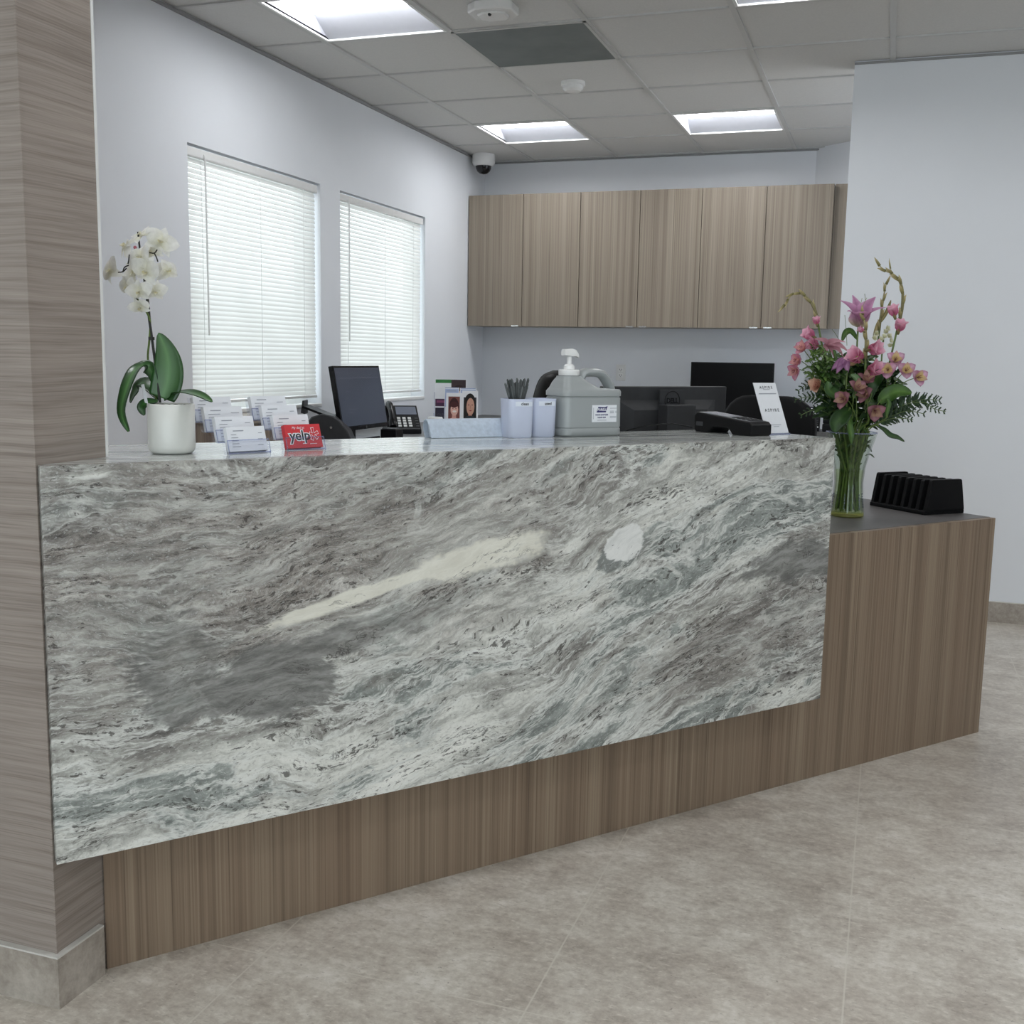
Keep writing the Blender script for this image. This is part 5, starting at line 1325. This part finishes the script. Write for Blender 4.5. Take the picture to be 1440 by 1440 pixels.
MB().lathe([(.034, 0), (.040, .072)], 28).build('body', M['white_gloss'], r, smooth=True)
MB().lathe([(.043, .070), (.044, .072), (.044, .080), (.040, .086), (.002, .087)], 28).build('lid', M['white_gloss'], r, smooth=True)
m = MB(); m.tube([(.0385*math.sin(a), -.0385*math.cos(a), z) for a, z in ((.15, .020), (.05, .028), (.1, .038), (.3, .043), (.5, .038), (.52, .028), (.4, .022), (.3, .028))], .0035, 6); m.build('swirl_mark', M['ink'], r, smooth=True)

# ------------------------------------------------------------------ office chairs and the seated person
def office_chair(label, loc, rz, top, bw=.44, arms=True):
    """seat faces local +y"""
    r = thing('office_chair', label, 'chair', loc, rz, 'office chairs')
    sz = .47
    m = MB(); m.loft([rrect(-.23, .23, .22, sz-.07, .08), rrect(-.245, .245, .235, sz-.045, .09), rrect(-.245, .245, .235, sz-.02, .09), rrect(-.22, .22, .21, sz, .08)]); m.build('seat', M['black_matte'], r, smooth=True)
    rows = []
    zb = sz+.09
    def br(y, inset):
        P = []; w_ = bw/2-inset; z0 = zb+inset; z1 = top-loc[2]-inset; rr = .13
        for cx, cz, a0, q in ((w_-rr, z1-rr, 0, rr), (-w_+rr, z1-rr, 90, rr), (-w_+.05, z0+.05, 180, .05), (w_-.05, z0+.05, 270, .05)):
            for i in range(7):
                a = R_(a0+90*i/6); x = cx+q*math.cos(a); P.append((x, y-.30*0-(.18*((z0+z1)/2-zb)*0)-.5*x*x*0+.35*x*x, cz+q*math.sin(a)))
        return P
    m = MB(); m.loft([br(-.265, .012), br(-.255, .0), br(-.225, .0), br(-.215, .012)]); m.build('backrest', M['black_matte'], r, smooth=True, angle=60)
    m = MB(); m.tube([(0, -.02, sz-.085), (0, -.25, sz-.075), (0, -.285, sz+.02), (0, -.275, zb+.20)], .022, 8); m.build('back_bar', M['black'], r, smooth=True)
    m = MB(); m.tube([(0, 0, .11), (0, 0, .25)], .030, 12); m.tube([(0, 0, .25), (0, 0, sz-.07)], .018, 12); m.build('gas_lift', M['black'], r, smooth=True)
    for s_ in ((-1, 1) if arms else ()):
        m = MB(); m.tube([(s_*.20, .02, sz-.06), (s_*.28, .02, sz-.05), (s_*.29, .0, sz+.17)], .016, 8); m.box(s_*.29-.04, s_*.29+.04, -.13, .14, sz+.17, sz+.20); m.build('armrest', M['black'], r)
    for k in range(5):
        a = 2*PI*k/5+.3; e = V3((.29*math.cos(a), .29*math.sin(a), .07))
        m = MB(); m.tube([(0, 0, .105), (e.x*.5, e.y*.5, .095), (e.x, e.y, .075)], [.026, .020, .014], 8); lg_ = m.build('leg', M['black'], r, smooth=True)
        m = MB(); m.lathe([(.028, -.018), (.030, -.012), (.030, .012), (.028, .018)], 16, Matrix.Translation((e.x, e.y, .0305)) @ Matrix.Rotation(a, 4, 'Z') @ Matrix.Rotation(R_(90), 4, 'X')); m.build('castor', M['black'], lg_, smooth=True)
    return r
# chair with its rounded back towards the counter
office_chair('black office chair with a rounded back, behind the card terminal and sign', (-.42, 5.10, 0), R_(-18), 1.075, .43, False)
PR = dk(2.262, 3.46, 0); PRZ = TH+PI
office_chair('black office chair the dark-haired person sits on', tuple(PR), PRZ, .93, .44)

def person():
    r = thing('person', 'seated person with long dark hair bent over the desk behind the jug', 'person', tuple(PR), PRZ)
    # local frame: +y faces the monitor
    m = MB()
    def limb(P, rad, n=14): m.tube(smooth_path([V3(p) for p in P], 4), _interp(rad, len(P), 4), n)
    def _interp(rad, k, n):
        o = []
        for i in range(k-1):
            for j in range(n): o.append(rad[i]+(rad[i+1]-rad[i])*j/n)
        return o+[rad[-1]]
    def egg(c, rr): m.ball(c, rr, 18, 12)
    hx, hy, hz = .0, .235, 1.045
    limb([(0, -.04, .55), (0, .0, .66), (0, .075, .80), (0, .125, .88)], [.13, .125, .135, .10], 18)
    egg((0, -.03, .545), (.165, .14, .10)); egg((0, .08, .82), (.17, .105, .12))
    limb([(0, .11, .87), (0, .165, .94), (0, .205, .985)], [.062, .052, .055])
    # head: cranium, jaw, nose, ears, brow, lips
    egg((hx, hy, hz+.010), (.073, .090, .098)); egg((hx, hy+.032, hz-.058), (.052, .055, .055))
    limb([(hx, hy+.088, hz+.008), (hx, hy+.104, hz-.022), (hx, hy+.090, hz-.030)], [.008, .012, .009], 8)
    for s_ in (-1, 1):
        egg((s_*.076, hy-.005, hz-.008), (.010, .018, .030)); egg((s_*.031, hy+.074, hz+.018), (.022, .012, .008))
    egg((hx, hy+.085, hz-.056), (.024, .010, .007)); egg((hx, hy+.084, hz-.067), (.021, .010, .007))
    for s_ in (-1, 1):
        limb([(s_*.15, .075, .885), (s_*.205, .10, .80), (s_*.225, .16, .665)], [.062, .050, .042])       # upper arm
        limb([(s_*.225, .16, .665), (s_*.20, .36, .75), (s_*.165, .515, .765)], [.042, .038, .027])       # forearm
        egg((s_*.155, .575, .757), (.040, .050, .016))                                                    # palm
        limb([(s_*.160, .53, .765), (s_*.157, .56, .760)], [.026, .026])
        for f, (dx, L) in enumerate(((-.028, .062), (-.010, .072), (.009, .068), (.027, .052))):
            b0 = V3((s_*.155+dx*s_, .612, .758)); limb([tuple(b0), tuple(b0+V3((dx*.2*s_, L*.45, .012))), tuple(b0+V3((dx*.3*s_, L*.8, .002))), tuple(b0+V3((dx*.3*s_, L, -.010)))], [.0092, .0086, .0080, .0070], 8)
        limb([(s_*.125, .560, .757), (s_*.100, .588, .757), (s_*.090, .618, .752)], [.012, .0105, .0085], 8)  # thumb
        limb([(s_*.095, -.02, .545), (s_*.115, .22, .545), (s_*.120, .40, .525)], [.092, .078, .060])      # thigh
        limb([(s_*.120, .40, .525), (s_*.120, .39, .33), (s_*.120, .36, .11)], [.060, .055, .036])         # calf
        limb([(s_*.120, .345, .050), (s_*.122, .42, .040), (s_*.125, .52, .028)], [.042, .040, .027])      # foot
    b = m.build('body', M['skin'], r, smooth=True)
    rm = b.modifiers.new('remesh', 'REMESH'); rm.mode = 'VOXEL'; rm.voxel_size = .006; rm.use_smooth_shade = True
    sm_ = b.modifiers.new('smooth', 'SMOOTH'); sm_.factor = .5; sm_.iterations = 4
    # eyes
    for s_ in (-1, 1):
        MB().ball((s_*.031, hy+.079, hz+.006), (.011, .007, .0075), 10, 8).build('eye', M['white_gloss'], r, smooth=True)
    # clothing
    m = MB()
    limb([(0, -.05, .53), (0, .0, .66), (0, .075, .80), (0, .120, .885), (0, .138, .905)], [.148, .140, .150, .118, .080], 18)
    egg((0, .08, .82), (.185, .118, .130)); egg((0, -.03, .56), (.178, .152, .10))
    for s_ in (-1, 1):
        limb([(s_*.13, .075, .885), (s_*.205, .10, .80), (s_*.226, .16, .662)], [.074, .062, .055]); limb([(s_*.226, .16, .662), (s_*.20, .36, .752), (s_*.178, .455, .766)], [.055, .050, .042])
    t_ = m.build('top', M['maroon'], r, smooth=True); rm = t_.modifiers.new('remesh', 'REMESH'); rm.mode = 'VOXEL'; rm.voxel_size = .009; rm.use_smooth_shade = True
    m = MB(); egg((0, -.03, .53), (.180, .155, .085))
    for s_ in (-1, 1):
        limb([(s_*.095, -.02, .545), (s_*.115, .22, .548), (s_*.120, .41, .527)], [.103, .090, .072]); limb([(s_*.120, .41, .527), (s_*.120, .39, .33), (s_*.120, .36, .12)], [.072, .068, .056])
    t_ = m.build('trousers', M['trousers'], r, smooth=True); rm = t_.modifiers.new('remesh', 'REMESH'); rm.mode = 'VOXEL'; rm.voxel_size = .010; rm.use_smooth_shade = True
    for s_ in (-1, 1):
        m = MB(); limb([(s_*.120, .335, .052), (s_*.122, .42, .046), (s_*.125, .530, .036)], [.047, .046, .034]); m.box(s_*.12-.042, s_*.12+.042, .30, .55, .0, .018)
        m.build('shoe', M['black'], r, smooth=True)
    # hair: cap plus long strands falling to the shoulders and forward
    m = MB(); egg((hx, hy-.012, hz+.020), (.087, .100, .104)); egg((hx, hy-.045, hz-.02), (.085, .075, .10))
    cap = m.build('hair', M['hair'], r, smooth=True)
    m = MB(); rq = random.Random(5)
    for k in range(90):
        a = R_(-200+220*k/89)                              # around the back and sides
        a = R_(90)+R_(48)+R_(264)*k/89
        o = V3((math.cos(a), math.sin(a), 0))
        c0 = V3((hx, hy-.012, hz+.020)); top_ = c0+V3((o.x*.025, o.y*.03, .105)); mid = c0+V3((o.x*.090, o.y*.104, .018)); low = c0+V3((o.x*.102, o.y*.112-.008, -.085+rq.uniform(-.01, .01)))
        end = c0+V3((o.x*(.118+rq.uniform(-.01, .012)), o.y*.125-.02, -.20+rq.uniform(-.035, .02)))
        P = smooth_path([top_, c0+V3((o.x*.066, o.y*.076, .083)), mid, low, end], 4)
        m.tube(P, [.0085-.0055*i/(len(P)-1) for i in range(len(P))], 6)
    m.build('long_strands', M['hair'], cap, smooth=True)
person()

# ------------------------------------------------------------------ world, camera, view
w = bpy.data.worlds.new('World'); scene.world = w; w.use_nodes = True
bg = w.node_tree.nodes['Background']
sky = w.node_tree.nodes.new('ShaderNodeTexSky'); sky.sky_type = 'HOSEK_WILKIE'; sky.turbidity = 6; sky.sun_direction = (.3, .5, .8)
mxn = w.node_tree.nodes.new('ShaderNodeMix'); mxn.data_type = 'RGBA'; mxn.inputs[0].default_value = .25
mxn.inputs[6].default_value = (.86, .93, 1.0, 1); w.node_tree.links.new(sky.outputs[0], mxn.inputs[7])
w.node_tree.links.new(mxn.outputs[2], bg.inputs[0]); bg.inputs[1].default_value = 3.3
cam = bpy.data.cameras.new('Camera'); co = bpy.data.objects.new('Camera', cam); scene.collection.objects.link(co)
cam.sensor_fit = 'HORIZONTAL'; cam.sensor_width = 36; cam.lens = FPX/1440*36; cam.clip_start = .05
mm = Matrix(((CAM_R.x, CAM_U.x, -CAM_F.x, 0), (CAM_R.y, CAM_U.y, -CAM_F.y, 0), (CAM_R.z, CAM_U.z, -CAM_F.z, H_CAM), (0, 0, 0, 1)))
co.matrix_world = mm
scene.camera = co
scene.view_settings.view_transform = 'Standard'; scene.view_settings.look = 'None'; scene.view_settings.exposure = 0.50
scene.cycles.use_denoising = True; scene.cycles.max_bounces = 7; scene.cycles.diffuse_bounces = 5; scene.cycles.transparent_max_bounces = 24
scene.cycles.caustics_reflective = False; scene.cycles.caustics_refractive = False
scene.cycles.sample_clamp_indirect = 6; scene.cycles.use_adaptive_sampling = True; scene.cycles.adaptive_threshold = .02
pl = bpy.data.lights.new('added_window_portal', 'AREA'); pl.shape = 'RECTANGLE'; pl.size = 6.0; pl.size_y = 2.25; pl.cycles.is_portal = True  # samples the sky through the glazing added behind the camera
po = bpy.data.objects.new('added_window_portal', pl); scene.collection.objects.link(po); po.location = (.4, FY0-.11, 1.22); po.rotation_euler = (R_(90), 0, 0)
for wn in (W1, W2):
    pl = bpy.data.lights.new('window_portal', 'AREA'); pl.shape = 'RECTANGLE'; pl.size = wn[1]-wn[0]; pl.size_y = WZ[1]-WZ[0]; pl.cycles.is_portal = True
    po = bpy.data.objects.new('window_portal', pl); scene.collection.objects.link(po); po.location = (XL-WT-.01, (wn[0]+wn[1])/2, (WZ[0]+WZ[1])/2); po.rotation_euler = (R_(90), 0, R_(-90))
